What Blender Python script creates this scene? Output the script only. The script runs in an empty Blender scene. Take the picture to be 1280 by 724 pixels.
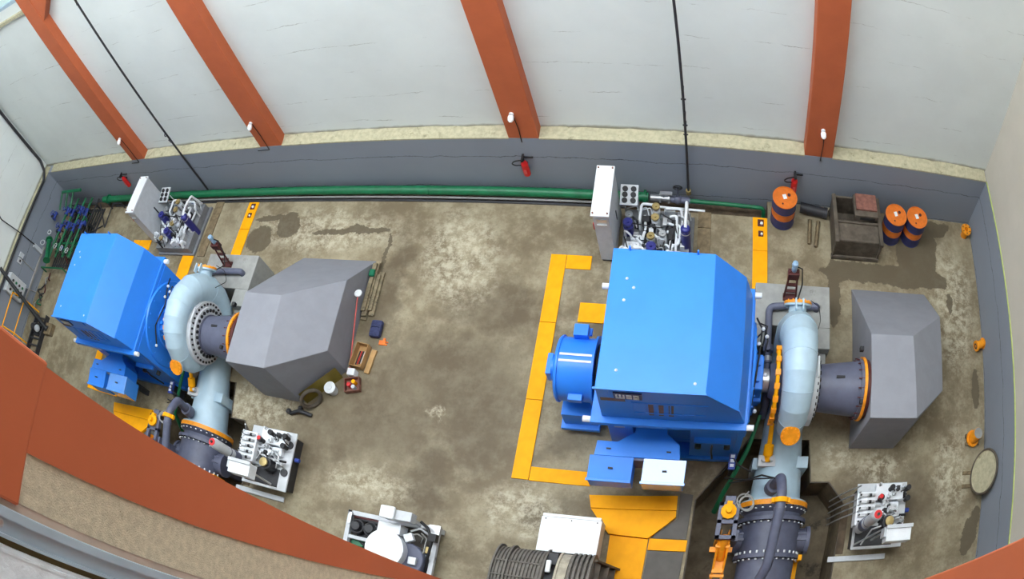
import bpy, bmesh, math, random
from mathutils import Vector, Matrix
random.seed(7)
S = bpy.context.scene
COL = S.collection
PI = math.pi
cos, sin = math.cos, math.sin

# ------------------------------------------------------------------ materials
def lin(c):
    return tuple(((x/255)/12.92 if x/255 <= .04045 else ((x/255+.055)/1.055)**2.4) for x in c) + (1,)

class NT:
    """small wrapper for building a node tree"""
    def __init__(s, m):
        m.use_nodes = True
        s.t = m.node_tree; s.t.nodes.clear()
        s.out = s.n('ShaderNodeOutputMaterial'); s.b = s.n('ShaderNodeBsdfPrincipled')
        s.l(s.b.outputs[0], s.out.inputs[0])
    def n(s, k, **kw):
        n = s.t.nodes.new(k)
        for a, b in kw.items(): setattr(n, a, b)
        return n
    def l(s, a, b): s.t.links.new(a, b)
    def co(s): return s.n('ShaderNodeTexCoord').outputs['Object']
    def noise(s, vec, scale, detail=4, rough=.6):
        n = s.n('ShaderNodeTexNoise'); n.inputs['Scale'].default_value = scale
        n.inputs['Detail'].default_value = detail; n.inputs['Roughness'].default_value = rough
        s.l(vec, n.inputs['Vector']); return n
    def math(s, op, a, b=None, clamp=False):
        n = s.n('ShaderNodeMath', operation=op, use_clamp=clamp)
        for i, x in enumerate((a, b)):
            if x is None: continue
            if isinstance(x, (int, float)): n.inputs[i].default_value = x
            else: s.l(x, n.inputs[i])
        return n.outputs[0]
    def ramp(s, x, lo, hi, a=0., b=1.):
        n = s.n('ShaderNodeMapRange'); n.interpolation_type = 'SMOOTHSTEP'
        s.l(x, n.inputs[0])
        for i, q in enumerate((lo, hi, a, b)): n.inputs[i+1].default_value = q
        return n.outputs[0]
    def mix(s, f, a, b):
        n = s.n('ShaderNodeMix', data_type='RGBA')
        if isinstance(f, (int, float)): n.inputs[0].default_value = f
        else: s.l(f, n.inputs[0])
        for i, x in ((6, a), (7, b)):
            if isinstance(x, tuple): n.inputs[i].default_value = x
            else: s.l(x, n.inputs[i])
        return n.outputs[2]
    def bump(s, h, strength, dist=.01):
        n = s.n('ShaderNodeBump'); n.inputs['Strength'].default_value = strength
        n.inputs['Distance'].default_value = dist
        s.l(h, n.inputs['Height']); s.l(n.outputs[0], s.b.inputs['Normal'])

def mat(name, rgb, rough=.55, metal=0., var=.12, scale=6., bump=0., dirt=None, spec=.5, coat=0.):
    m = bpy.data.materials.new(name); t = NT(m)
    c = lin(rgb); co = t.co()
    n = t.noise(co, scale, 5)
    d = tuple(x*(1-var) for x in c[:3]) + (1,); e = tuple(min(1, x*(1+var)) for x in c[:3]) + (1,)
    col = t.mix(t.ramp(n.outputs[0], .3, .7), d, e)
    if dirt:
        n2 = t.noise(co, scale*.45, 8, .75)
        col = t.mix(t.ramp(n2.outputs[0], dirt[1], dirt[1]+.12), col, lin(dirt[0]))
    t.l(col, t.b.inputs['Base Color'])
    t.b.inputs['Roughness'].default_value = rough; t.b.inputs['Metallic'].default_value = metal
    t.b.inputs['Specular IOR Level'].default_value = spec
    if coat: t.b.inputs['Coat Weight'].default_value = coat
    if bump: t.bump(t.noise(co, scale*5, 6).outputs[0], bump)
    return m

M = {}
M['blue'] = mat('blue_paint', (44, 130, 232), .38, var=.05, scale=2, spec=.45)
M['hood'] = mat('hood_blue_paint', (44, 130, 232), .38, var=.04, scale=1.5, spec=.45, dirt=((104, 176, 240), .70))
M['blue_dark'] = mat('dark_blue_plastic', (40, 42, 120), .4)
M['scroll'] = mat('pale_blue_grey_paint', (170, 194, 208), .42, var=.06, scale=3, dirt=((120, 128, 130), .68))
M['dgrey'] = mat('dark_grey_paint', (90, 94, 114), .5, var=.1, scale=5)
M['orange'] = mat('orange_enamel', (244, 154, 26), .5, var=.12, scale=8)
M['yellow'] = mat('yellow_floor_paint', (252, 170, 6), .6, var=.06, scale=4, dirt=((190, 125, 30), .70), spec=.2)
M['steel'] = mat('bright_steel', (190, 192, 195), .35, metal=.7, var=.1)
M['white'] = mat('white_enamel', (226, 230, 234), .4, var=.04)
M['offwhite'] = mat('pale_grey_enamel', (196, 200, 204), .5, var=.06, dirt=((120, 116, 110), .66))
M['black'] = mat('black_rubber', (24, 24, 28), .6)
M['iron'] = mat('black_iron', (44, 44, 48), .55, var=.2)
M['green'] = mat('green_pipe_paint', (20, 104, 66), .45, var=.15, scale=4, dirt=((40, 60, 45), .64))
M['blue_valve'] = mat('blue_valve_paint', (44, 66, 150), .5)
M['red'] = mat('red_enamel', (205, 30, 34), .4)
M['maroon'] = mat('maroon_paint', (78, 30, 30), .55)
M['drum_orange'] = mat('orange_drum_paint', (214, 112, 32), .5, var=.12, scale=9, dirt=((120, 62, 26), .66))
M['drum_blue'] = mat('blue_drum_paint', (46, 50, 96), .5, var=.15, scale=9, dirt=((60, 50, 50), .66))
M['rusty'] = mat('greasy_rusty_steel', (86, 77, 66), .7, var=.3, scale=5, bump=.3, dirt=((120, 108, 92), .58))
M['rust'] = mat('rusty_red_plate', (128, 84, 72), .75, var=.25, scale=9, bump=.2)
M['wood'] = mat('weathered_wood', (120, 104, 78), .8, var=.3, scale=9, bump=.3)
M['plank'] = mat('grey_old_wood', (130, 118, 94), .85, var=.35, scale=7, bump=.4, dirt=((78, 68, 54), .55))
M['steel_dull'] = mat('dull_grey_steel', (120, 122, 126), .55, var=.12)
M['block'] = mat('grey_painted_concrete', (138, 140, 148), .7, var=.05, scale=2.5, bump=.08, dirt=((112, 112, 118), .70))
M['pedestal'] = mat('bare_pedestal_concrete', (150, 151, 148), .8, var=.1, scale=4, bump=.2, dirt=((116, 114, 106), .6))
M['lip'] = mat('raw_ledge_concrete', (180, 174, 146), .9, var=.14, scale=9, bump=.5, dirt=((136, 132, 106), .56))
M['rawcon'] = mat('raw_concrete', (196, 184, 158), .95, var=.14, scale=48, bump=.5, dirt=((160, 148, 122), .62))
M['pinkcon'] = mat('pinkish_plaster', (176, 156, 140), .9, var=.08, scale=8, bump=.2)
M['terracotta'] = mat('terracotta_paint', (180, 92, 54), .65, var=.06, scale=1.6, bump=.15, dirt=((150, 74, 44), .72))
M['alu'] = mat('aluminium', (166, 188, 202), .4, metal=.2, var=.05)
M['glass'] = mat('window_glass', (205, 228, 222), .1, var=.02)
M['brass'] = mat('brass', (170, 150, 100), .4, metal=.5)
M['pit'] = mat('damp_pit_concrete', (108, 96, 76), .8, var=.3, scale=3, bump=.4, dirt=((62, 54, 42), .56))
M['plate'] = mat('dark_chequer_plate', (84, 80, 74), .6, var=.15, scale=3, bump=.1)
M['trench'] = mat('dirty_trench_concrete', (86, 72, 56), .9, var=.35, scale=4, bump=.4)
M['coil'] = mat('dusty_grey_fins', (104, 99, 92), .7, var=.2, scale=9)
M['coil_light'] = mat('dusty_pale_band', (168, 160, 142), .7, var=.2, scale=9)
M['lampglow'] = mat('opal_lamp_cover', (250, 250, 252), .3, var=.0)
M['bag'] = mat('navy_cloth', (52, 58, 92), .9, var=.2, scale=20, bump=.3)
M['glove'] = mat('orange_cloth', (232, 122, 56), .9)
M['cardboard'] = mat('brown_cardboard', (176, 140, 92), .9)
M['olive'] = mat('olive_paint_patch', (128, 112, 40), .7, var=.1)
M['vent'] = mat('brown_louvre', (112, 84, 62), .6)
M['hose'] = mat('grey_hose', (150, 150, 146), .6)

def wall_mat(name, rgb, crack, spacing, offs, axis, lvl=.6, mark=None):
    """board-marked painted concrete: faint broken horizontal joints and small scuffs"""
    m = bpy.data.materials.new(name); t = NT(m); co = t.co()
    sep = t.n('ShaderNodeSeparateXYZ'); t.l(co, sep.inputs[0])
    base = t.mix(t.ramp(t.noise(co, .55, 5).outputs[0], .3, .7), tuple(x*.93 for x in lin(rgb)[:3])+(1,), lin(rgb))
    along = t.noise(co, .9, 6, .7)
    z = t.math('ADD', sep.outputs[2], t.math('MULTIPLY', t.math('SUBTRACT', along.outputs[0], .5), .34))
    fr = t.math('FRACT', t.math('DIVIDE', t.math('SUBTRACT', z, offs), spacing))
    d = t.math('ABSOLUTE', t.math('SUBTRACT', fr, .5))
    line = t.ramp(d, 0., .014, 1., 0.)
    mp = t.n('ShaderNodeMapping'); t.l(co, mp.inputs[0]); mp.inputs['Scale'].default_value = (1, 1, 5)
    brk = t.ramp(t.noise(mp.outputs[0], .8, 4, .7).outputs[0], lvl-.1, lvl+.06)
    f = t.math('MULTIPLY', line, brk)
    mp2 = t.n('ShaderNodeMapping'); t.l(co, mp2.inputs[0]); mp2.inputs['Scale'].default_value = (1.5, 1.5, 12)
    scuff = t.ramp(t.noise(mp2.outputs[0], 1.6, 6, .75).outputs[0], .70, .76)
    f = t.math('MAXIMUM', f, t.math('MULTIPLY', scuff, .6))
    col = t.mix(f, base, lin(crack))
    if not mark:
        lowd = t.math('ADD', sep.outputs[2], t.math('MULTIPLY', along.outputs[0], -.22))
        col = t.mix(t.ramp(lowd, 1.82, 1.92, .85, 0.), col, lin((132, 128, 106)))
    if mark:
        w = t.ramp(t.noise(mp2.outputs[0], 2.2, 8, .8).outputs[0], .70, .73)
        col = t.mix(w, col, lin(mark))
    t.l(col, t.b.inputs['Base Color']); t.b.inputs['Roughness'].default_value = .75
    t.bump(t.noise(co, 7, 6).outputs[0], .12)
    return m
M['wall'] = wall_mat('pale_wall_paint', (222, 228, 226), (140, 140, 131), .86, .10, 'x', .60)
M['dado'] = wall_mat('slate_dado_paint', (138, 145, 156), (70, 73, 82), 1.16, .62, 'x', .40, (176, 180, 188))

def floor_mat():
    m = bpy.data.materials.new('worn_concrete_floor'); t = NT(m); co = t.co()
    n1 = t.noise(co, .55, 6, .65); n2 = t.noise(co, 2.2, 8, .7); n3 = t.noise(co, 16, 6, .7)
    c = t.mix(t.ramp(n1.outputs[0], .36, .66), lin((116, 103, 80)), lin((152, 141, 115)))
    c = t.mix(t.ramp(n2.outputs[0], .42, .74, 0, .55), c, lin((174, 165, 140)))
    c = t.mix(t.ramp(n3.outputs[0], .50, .74, 0, .45), c, lin((96, 86, 68)))
    def mask(spots, amt, soft, sc):
        w = t.noise(co, sc, 6, .7)
        off = t.n('ShaderNodeVectorMath', operation='SUBTRACT'); t.l(w.outputs['Color'], off.inputs[0]); off.inputs[1].default_value = (.5, .5, .5)
        sca = t.n('ShaderNodeVectorMath', operation='SCALE'); t.l(off.outputs[0], sca.inputs[0]); sca.inputs['Scale'].default_value = amt
        add = t.n('ShaderNodeVectorMath', operation='ADD'); t.l(co, add.inputs[0]); t.l(sca.outputs[0], add.inputs[1])
        acc = None
        for (x, y, rx, ry, r) in spots:
            mp = t.n('ShaderNodeMapping', vector_type='TEXTURE'); t.l(add.outputs[0], mp.inputs[0])
            mp.inputs['Location'].default_value = (x, y, 0); mp.inputs['Rotation'].default_value = (0, 0, r)
            mp.inputs['Scale'].default_value = (rx, ry, 1e4)
            le = t.n('ShaderNodeVectorMath', operation='LENGTH'); t.l(mp.outputs[0], le.inputs[0])
            acc = le.outputs['Value'] if acc is None else t.math('MINIMUM', acc, le.outputs['Value'])
        return t.ramp(acc, 1-soft, 1+soft, 1., 0.)
    oil = mask([(-14.0, -5.9, 1.9, 1.1, .1), (-12.6, -4.7, 1.9, 1.1, .2), (-11.5, -5.4, .9, 1.3, 0), (-15.8, -7.0, 1.2, .7, .1), (-11.5, -3.1, 1.0, .7, 0),
                (-9.2, -7.25, .55, .35, 0), (-10.1, -7.6, .35, .3, 0), (-12.4, -6.9, .5, .9, 0), (-2.6, -7.0, 1.6, .8, 0), (-14.2, -3.1, .35, 1.6, 0), (-9.5, -3.4, .4, .2, 0), (-9.7, -5.9, .5, .35, 0)], 1.6, .55, .9)
    c = t.mix(t.math('MULTIPLY', oil, .62), c, lin((84, 72, 54)))
    light = mask([(-12.7, -1.9, .8, 1.2, .2), (-16.9, -6.0, .95, .55, .1), (-13.7, -7.3, .9, .35, 0), (-10.3, -7.3, .7, .5, 0), (-1.0, -6.3, .5, .9, 0), (-4.0, -5.9, .5, .3, 0),
                  (-16.5, -1.3, 2.0, .5, 0), (-.9, -2.4, .6, 1.6, 0), (-12.45, -5.55, .16, .13, 0), (-3.0, -6.2, .6, .3, 0)], 1.3, .5, 1.4)
    spk = t.ramp(t.noise(co, 5, 8, .8).outputs[0], .42, .6)
    c = t.mix(t.math('MULTIPLY', t.math('MULTIPLY', light, spk), .62), c, lin((206, 198, 174)))
    peel = mask([(-18.35, -1.6, .42, .42, 0), (-17.55, -1.15, .36, .42, .3), (-18.0, -.92, .7, .10, .1), (-15.6, -1.32, 1.1, .09, .05), (-15.5, -1.25, .3, .16, 0),
                 (-14.5, -1.9, .05, .6, 0), (-3.5, -1.66, 1.1, .26, 0), (-2.2, -1.68, 1.2, .28, 0), (-4.25, -2.2, .17, .85, 0), (-4.2, -1.7, .3, .3, 0), (-1.9, -1.15, .60, .75, 0), (-1.3, -.32, .62, .22, .2), (-1.5, -.8, .3, .4, 0),
                 (-.98, -2.3, .10, .28, 0), (-.28, -4.4, .14, .45, 0), (-.25, -7.7, .2, .6, -.25), (-1.35, -1.7, .35, .2, -.4)], .40, .035, 2.6)
    c = t.mix(t.math('MULTIPLY', peel, .9), c, lin((92, 82, 64)))
    t.l(c, t.b.inputs['Base Color'])
    t.b.inputs['Roughness'].default_value = .62
    t.b.inputs['Specular IOR Level'].default_value = .35
    t.bump(n3.outputs[0], .15)
    return m
M['floor'] = floor_mat()

# ------------------------------------------------------------------ mesh helper
def frame(d):
    d = Vector(d).normalized()
    u = Vector((0, 0, 1)) if abs(d.z) < .9 else Vector((1, 0, 0))
    a = d.cross(u).normalized(); return a, d.cross(a).normalized(), d

EACH = set('latch louvre lifting_pin name_plate bolt washer sensor_cap shaft terminal_lid catch support_leg weld_seam support_bracket lug guide_vane_link flange_lug '
           'trunnion foot pipe_collar eye_bolt solenoid_coil band tank_lid pipe_flange pipe_strap bracket bung bolt_hole handwheel leg lid_clip post corner_bracket cradle wall_mount tie_bolt hose cable sensor_cable pipe switch_case hoop'.split())
class MB:
    def __init__(s): s.v = []; s.f = []; s.sm = []
    def poly(s, vs, fs, smooth=False):
        o = len(s.v); s.v += [Vector(p) for p in vs]
        for f in fs: s.f.append([o+i for i in f]); s.sm.append(smooth)
        return s
    def box(s, a, b, rot=None, piv=None):
        x0, y0, z0 = a; x1, y1, z1 = b
        vs = [Vector(p) for p in ((x0,y0,z0),(x1,y0,z0),(x1,y1,z0),(x0,y1,z0),(x0,y0,z1),(x1,y0,z1),(x1,y1,z1),(x0,y1,z1))]
        if rot is not None:
            c = Vector(piv) if piv else sum(vs, Vector())/8
            vs = [rot @ (p-c) + c for p in vs]
        return s.poly(vs, [(3,2,1,0),(4,5,6,7),(0,1,5,4),(1,2,6,5),(2,3,7,6),(3,0,4,7)])
    def prism(s, pts, d):
        """extrude a planar polygon by vector d"""
        n = len(pts); d = Vector(d); a = [Vector(p) for p in pts]
        return s.poly(a+[p+d for p in a], [tuple(range(n-1,-1,-1)), tuple(range(n,2*n))]+[(i,(i+1)%n,(i+1)%n+n,i+n) for i in range(n)])
    def ring(s, c, a, b, r, n): return [c+a*(r*cos(2*PI*i/n))+b*(r*sin(2*PI*i/n)) for i in range(n)]
    def lathe(s, o, d, prof, n=24, smooth=True, cap=True):
        """prof: (distance along d, radius); every span is its own strip so edges stay crisp"""
        o = Vector(o); a, b, d = frame(d)
        for (h0, r0), (h1, r1) in zip(prof, prof[1:]):
            s.poly(s.ring(o+d*h0, a, b, r0, n)+s.ring(o+d*h1, a, b, r1, n), [(i,(i+1)%n,(i+1)%n+n,i+n) for i in range(n)], smooth)
        if cap:
            for (h, r), flip in ((prof[0], 1), (prof[-1], 0)):
                if r > 1e-4: s.poly(s.ring(o+d*h, a, b, r, n), [tuple(range(n-1,-1,-1)) if flip else tuple(range(n))])
        return s
    def cyl(s, a, b, r, r2=None, n=16):
        a = Vector(a); b = Vector(b)
        return s.lathe(a, b-a, [(0, r), ((b-a).length, r if r2 is None else r2)], n)
    def tube(s, pts, r, n=8, bend=0, caps=True):
        pts = [Vector(p) for p in pts]
        if bend: pts = fillet(pts, bend)
        k = len(pts); rs = r if isinstance(r, (list, tuple)) else [r]*k
        t0 = (pts[1]-pts[0]).normalized(); a, b, _ = frame(t0); vs = []; prev = t0
        for i, p in enumerate(pts):
            t = ((pts[i]-pts[i-1]).normalized() if i else t0) + ((pts[i+1]-pts[i]).normalized() if i < k-1 else Vector())
            t.normalize()
            q = prev.rotation_difference(t); a = q @ a; b = q @ b; prev = t
            vs += s.ring(p, a, b, rs[i], n)
        fs = [(j*n+i, j*n+(i+1)%n, (j+1)*n+(i+1)%n, (j+1)*n+i) for j in range(k-1) for i in range(n)]
        s.poly(vs, fs, True)
        if caps:
            s.poly(vs[:n], [tuple(range(n-1,-1,-1))]); s.poly(vs[-n:], [tuple(range(n))])
        return s
    def torus(s, c, d, R, r, n=32, m=10, a0=0, a1=2*PI):
        c = Vector(c); a, b, d = frame(d)
        pts = [c+a*R*cos(a0+(a1-a0)*i/n)+b*R*sin(a0+(a1-a0)*i/n) for i in range(n+1)]
        return s.tube(pts, r, m, caps=(a1-a0 < 2*PI-.01))
    def sph(s, c, r, n=12, sq=(1,1,1)):
        c = Vector(c); vs = []; m = n//2
        for j in range(m+1):
            t = PI*j/m
            vs += [c+Vector((r*sq[0]*sin(t)*cos(2*PI*i/n), r*sq[1]*sin(t)*sin(2*PI*i/n), r*sq[2]*cos(t))) for i in range(n)]
        return s.poly(vs, [(j*n+i, (j+1)*n+i, (j+1)*n+(i+1)%n, j*n+(i+1)%n) for j in range(m) for i in range(n)], True)
    def bolts(s, c, d, R, n, r, h, a0=0, low=-9):
        c = Vector(c); a, b, d = frame(d)
        for i in range(n):
            t = a0+2*PI*i/n; p = c+a*R*cos(t)+b*R*sin(t)
            if p.z-c.z >= low: s.cyl(p, p+d*h, r, n=6)
        return s
    def split(s):
        # separate loose pieces; strips that share a rim count as one piece
        par = list(range(len(s.f))); seen = {}
        def fd(i):
            while par[i] != i: par[i] = par[par[i]]; i = par[i]
            return i
        for i, f in enumerate(s.f):
            for k in f:
                p = s.v[k]; key = (round(p.x, 4), round(p.y, 4), round(p.z, 4))
                if key in seen: par[fd(i)] = fd(seen[key])
                else: seen[key] = i
        grp = {}
        for i in range(len(s.f)): grp.setdefault(fd(i), []).append(i)
        out = []
        for ids in grp.values():
            b = MB(); mp = {}
            for i in ids:
                for k in s.f[i]:
                    if k not in mp: mp[k] = len(b.v); b.v.append(s.v[k])
                b.f.append([mp[k] for k in s.f[i]]); b.sm.append(s.sm[i])
            out.append(b)
        return out
    def build(s, name, m, parent=None, kind=None, bevel=0, label=None):
        if name in EACH and parent is not None:
            for b in s.split(): o = b.build1(name, m, parent, kind, bevel, label)
            return o
        return s.build1(name, m, parent, kind, bevel, label)
    def build1(s, name, m, parent=None, kind=None, bevel=0, label=None):
        me = bpy.data.meshes.new(name)
        off = Vector(parent['_o']) if parent is not None else Vector()
        me.from_pydata([tuple(p-off) for p in s.v], [], s.f)
        for p, q in zip(me.polygons, s.sm): p.use_smooth = q
        bm = bmesh.new(); bm.from_mesh(me); bmesh.ops.recalc_face_normals(bm, faces=bm.faces); bm.to_mesh(me); bm.free()
        me.materials.append(M[m] if isinstance(m, str) else m)
        o = bpy.data.objects.new(name, me); COL.objects.link(o)
        if parent is not None:
            o.parent = parent; o['_o'] = parent['_o']
        else: o['_o'] = (0, 0, 0)
        if kind: o['kind'] = kind
        if label: o['label'] = label
        if bevel:
            mod = o.modifiers.new('bevel', 'BEVEL'); mod.width = bevel; mod.segments = 2; mod.limit_method = 'ANGLE'; mod.angle_limit = .6
        return o

def fillet(pts, rad, n=6):
    out = [pts[0]]
    for i in range(1, len(pts)-1):
        p = pts[i]; u = pts[i-1]-p; w = pts[i+1]-p
        ang = u.angle(w)
        if ang > 3.0: out.append(p); continue
        d = min(rad/math.tan(ang/2), u.length*.49, w.length*.49)
        a = p+u.normalized()*d; b = p+w.normalized()*d
        for k in range(n+1):
            t = k/n; out.append(a*(1-t)**2+p*2*t*(1-t)+b*t*t)
    out.append(pts[-1]); return out

def thing(name, label, cat, loc, group=None):
    o = bpy.data.objects.new(name, None); o.empty_display_size = .2; COL.objects.link(o)
    o.location = loc; o['_o'] = tuple(loc); o['label'] = label; o['category'] = cat
    if group: o['group'] = group
    return o
def tag(o, label, cat, group=None):
    # a one-mesh thing: move its origin to its base
    vs = o.data.vertices; n = len(vs)
    lo = [min(v.co[i] for v in vs) for i in range(3)]; hi = [max(v.co[i] for v in vs) for i in range(3)]
    b = Vector(((lo[0]+hi[0])/2, (lo[1]+hi[1])/2, lo[2]))
    for v in vs: v.co -= b
    o.location = b; o['_o'] = tuple(b)
    o['label'] = label; o['category'] = cat
    if group: o['group'] = group
    return o
KIDS = lambda o: [c for c in bpy.data.objects if c.parent == o]
def dup(o, dx=0, dy=0, parent=None):
    kids = KIDS(o)
    c = o.copy(); COL.objects.link(c)
    if parent: c.parent = parent
    else: c.location = (o.location.x+dx, o.location.y+dy, o.location.z)
    for k in kids: dup(k, parent=c)
    return c

# ------------------------------------------------------------------ camera (security camera, wide lens with barrel distortion)
CAM = Vector((-7.052436, -9.878859, 14.305511))
cd = bpy.data.cameras.new('security_camera'); cam = bpy.data.objects.new('security_camera', cd); COL.objects.link(cam)
R_ = Matrix(((0.9638318679, -0.0592156570, 0.2598492569), (0.1720966212, 0.8827584607, -0.4371730241), (-0.2034966421, 0.4660804716, 0.8610215506)))
cam.matrix_world = Matrix.Translation(CAM) @ R_.to_4x4()
cd.type = 'PANO'; cd.panorama_type = 'FISHEYE_LENS_POLYNOMIAL'
cd.sensor_width = 36; cd.sensor_fit = 'HORIZONTAL'; cd.sensor_height = 36*724/1280
px = 36/1280
cd.fisheye_fov = PI
cd.fisheye_polynomial_k0 = 0
cd.fisheye_polynomial_k1 = -0.00101484727/px
cd.fisheye_polynomial_k2 = -(-1.24370602e-08)/px**2
cd.fisheye_polynomial_k3 = -4.29104381e-10/px**3
cd.fisheye_polynomial_k4 = 0
cd.clip_start = .02; cd.clip_end = 200
S.camera = cam

# ================================================================== THE HALL
X0, X1, YN = -28.74, 0.0, -10.6
DX = -12.92                      # spacing of the two machine sets
DADO = 1.87
SKY = (-24.5,-7.1,-2.4,-1.5)
def struct(mb, name, m, **k): return mb.build(name, m, None, 'structure', **k)

PIT = [(-6.05,-5.55),(-7.0,-6.85),(-6.95,-10.2),(-3.85,-10.2),(-3.85,-8.02),(-3.8,-6.9),(-4.2,-6.45),(-4.62,-6.45),(-4.75,-5.55)]
outer = [(X0,YN),(X1,YN),(X1,0),(-5.85,0),(-5.85,-.45),(X0,-.45)]
def floor_mesh():
    bm = bmesh.new()
    for loop in (outer, PIT, [(x+DX, y) for x, y in PIT]):
        vs = [bm.verts.new((x, y, 0)) for x, y in loop]
        for i in range(len(vs)): bm.edges.new((vs[i], vs[(i+1) % len(vs)]))
    bmesh.ops.triangle_fill(bm, use_beauty=True, use_dissolve=False, edges=bm.edges[:])
    for f in bm.faces:
        f.normal_update()
        if f.normal.z < 0: f.normal_flip()
    me = bpy.data.meshes.new('floor'); bm.to_mesh(me); bm.free(); me.materials.append(M['floor'])
    o = bpy.data.objects.new('floor', me); COL.objects.link(o); o['kind'] = 'structure'
floor_mesh()
for dx in (0, DX):
    p = [(x+dx, y) for x, y in PIT]; n = len(p)
    mb = MB(); mb.poly([(x,y,0) for x,y in p]+[(x,y,-1.25) for x,y in p], [(i,(i+1)%n,(i+1)%n+n,i+n) for i in range(n)]+[tuple(range(n,2*n))])
    struct(mb, 'pit_floor', 'pit')
    # curb of the pit: a slim steel angle along the rim
    mb = MB()
    for i in range(n):
        a = Vector((*p[i], .004)); b = Vector((*p[(i+1)%n], .004))
        if i in (8,): continue
        mb.tube([a, b], .018, 6)
    struct(mb, 'trim_4', 'rusty')
mb = MB(); mb.box((X0,-.45,-.5),(-5.85,0,-.32)); mb.box((X0,-.47,-.5),(-5.85,-.45,-.004)); mb.box((-5.86,-.47,-.5),(-5.8,.02,-.004))
struct(mb, 'trench_floor', 'trench')

COLX = [(-23.3,-22.66),(-17.99,-17.3),(-11.52,-10.86),(-5.09,-4.42)]
# far wall
mb = MB(); mb.box((X0-.6,0,-.5),(.6,.6,DADO)); struct(mb, 'baseboard_far', 'dado')
mb = MB(); mb.box((X0-.6,.30,DADO-.01),(.6,.6,9.15)); mb.box((-23.5,.30,9.15),(.6,.6,15.6)); mb.box((X0-.6,.30,9.15),(-27.6,.6,15.6)); mb.box((-27.6,.3,10.9),(-23.5,.6,15.6)); mb.box((-27.6,.3,9.15),(-23.5,.6,9.62))
struct(mb, 'wall_far', 'wall')
mb = MB()
xs = [X0+.25]+[q for c in COLX for q in c]+[X1]
for a, b in zip(xs[0::2], xs[1::2]):
    k = 24; P = [a+(b-a)*i/k for i in range(k+1)]
    rim = [random.uniform(-.012,.012) for _ in P]
    vs = []
    for x, e in zip(P, rim): vs += [(x,-.004,DADO-.03),(x,-.004,DADO+.012),(x,.18,DADO+.035),(x,.305,DADO+.06+e*2)]
    mb.poly(vs, [(i*4+j, i*4+j+1, i*4+j+5, i*4+j+4) for i in range(k) for j in range(3)])
struct(mb, 'trim_1', 'lip')
for a, b in COLX:
    mb = MB(); mb.box((a,0,DADO-.002),(b,.45,15.6)); struct(mb, 'column', 'terracotta', bevel=.015)
    mb = MB(); mb.prism([(b,.02,8.55),(b+.9,.02,9.45),(b+.9,.02,10.4),(b,.02,10.4)], (0,.3,0)); struct(mb, 'column', 'terracotta')
mb = MB(); mb.box((X0,.18,9.08),(COLX[0][0],.31,9.2)); struct(mb, 'window_1_sill', 'lip')
w = MB()
for a, b in (((-27.6,.29,9.6),(-27.45,.48,10.9)),((-23.68,.29,9.6),(-23.5,.48,10.9)),((-27.6,.29,9.6),(-23.5,.48,9.72)),((-27.6,.34,10.8),(-23.5,.48,10.9)),((-25.6,.36,9.7),(-25.5,.46,10.8))): w.box(a, b)
struct(w, 'window_1_frame', 'alu')
mb = MB(); mb.box((-27.45,.40,9.7),(-23.68,.42,10.8)); struct(mb, 'window_1_pane', 'glass')
# left wall
mb = MB(); mb.box((X0-.6,YN,-.5),(X0,0,DADO)); struct(mb, 'baseboard_left', 'dado')
mb = MB(); mb.box((X0-.6,YN,DADO-.01),(X0-.28,.6,15.6)); struct(mb, 'wall_left', 'wall')
mb = MB(); mb.poly([(X0+.004,YN,DADO-.02),(X0+.004,.25,DADO-.02),(X0+.004,YN,DADO+.012),(X0+.004,.25,DADO+.012),(X0-.29,YN,DADO+.05),(X0-.29,.25,DADO+.05)], [(0,1,3,2),(2,3,5,4)])
struct(mb, 'trim_2', 'lip')
# right wall
mb = MB(); mb.box((0,YN,-.5),(.6,0,DADO)); struct(mb, 'baseboard_right', 'dado')
mb = MB(); mb.box((.03,YN,DADO-.01),(.6,.32,15.6)); struct(mb, 'wall_right', mat('ivory_wall_paint', (200,194,181), .75, var=.04, scale=.7, bump=.05, dirt=((184,180,170), .62)))
mb = MB(); mb.box((-.003,YN,DADO-.012),(.035,0,DADO+.006)); struct(mb, 'trim_3', mat('lime_edge_paint', (176,190,110), .8))
# near wall and the opening the camera hangs in
mb = MB(); mb.box((X0-.6,YN-.4,-.5),(.6,YN,15.6)); struct(mb, 'wall_near', mat('bounce_cutting_grey_paint', (150,148,142), .8))  # unseen wall, coloured grey to cut light bounced onto machine fronts
XL = CAM.x-1.0; XR = CAM.x+.84; yf = CAM.y
def side_strip(ya, yb, z0, z1, x, dx): # vertical slab on the jamb face; ya, yb may vary with height
    zs = [z0+(z1-z0)*i/24 for i in range(25)]; vs = []
    for z in zs:
        a = ya(z) if callable(ya) else ya; b = yb(z) if callable(yb) else yb
        vs += [(x,a,z),(x+dx,a,z),(x+dx,b,z),(x,b,z)]
    f = [(0,1,2,3),(96,97,98,99)]
    for i in range(24):
        for j in range(4): f.append((i*4+j, i*4+(j+1)%4, i*4+4+(j+1)%4, i*4+4+j))
    return MB().poly(vs, f)
ZC = CAM.z-.745
def e2(z):
    d = max(0, CAM.z-z); return yf+.014+max(0, d-.75)*.052+.004*sin(z*9) if d < 3.4 else yf+.152
mb = MB(); mb.box((XL-.8,yf-.088,ZC),(XL,yf+.186,15.6)); struct(mb, 'column_near', 'terracotta', bevel=.006)
struct(side_strip(e2, yf+.178, 0, ZC, XL-.8, .795), 'column_near', 'terracotta')
struct(side_strip(yf-.082, e2, 0, ZC, XL-.8, .79), 'column_near', 'rawcon')
mb = MB(); mb.box((XL-.8,YN,0),(XL-.012,yf-.08,15.6)); struct(mb, 'wall_near', 'pinkcon')
mb = MB(); mb.box((XR,YN,0),(XR+.8,yf+.175,15.6)); struct(mb, 'column_near', 'terracotta', bevel=.006)
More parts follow.
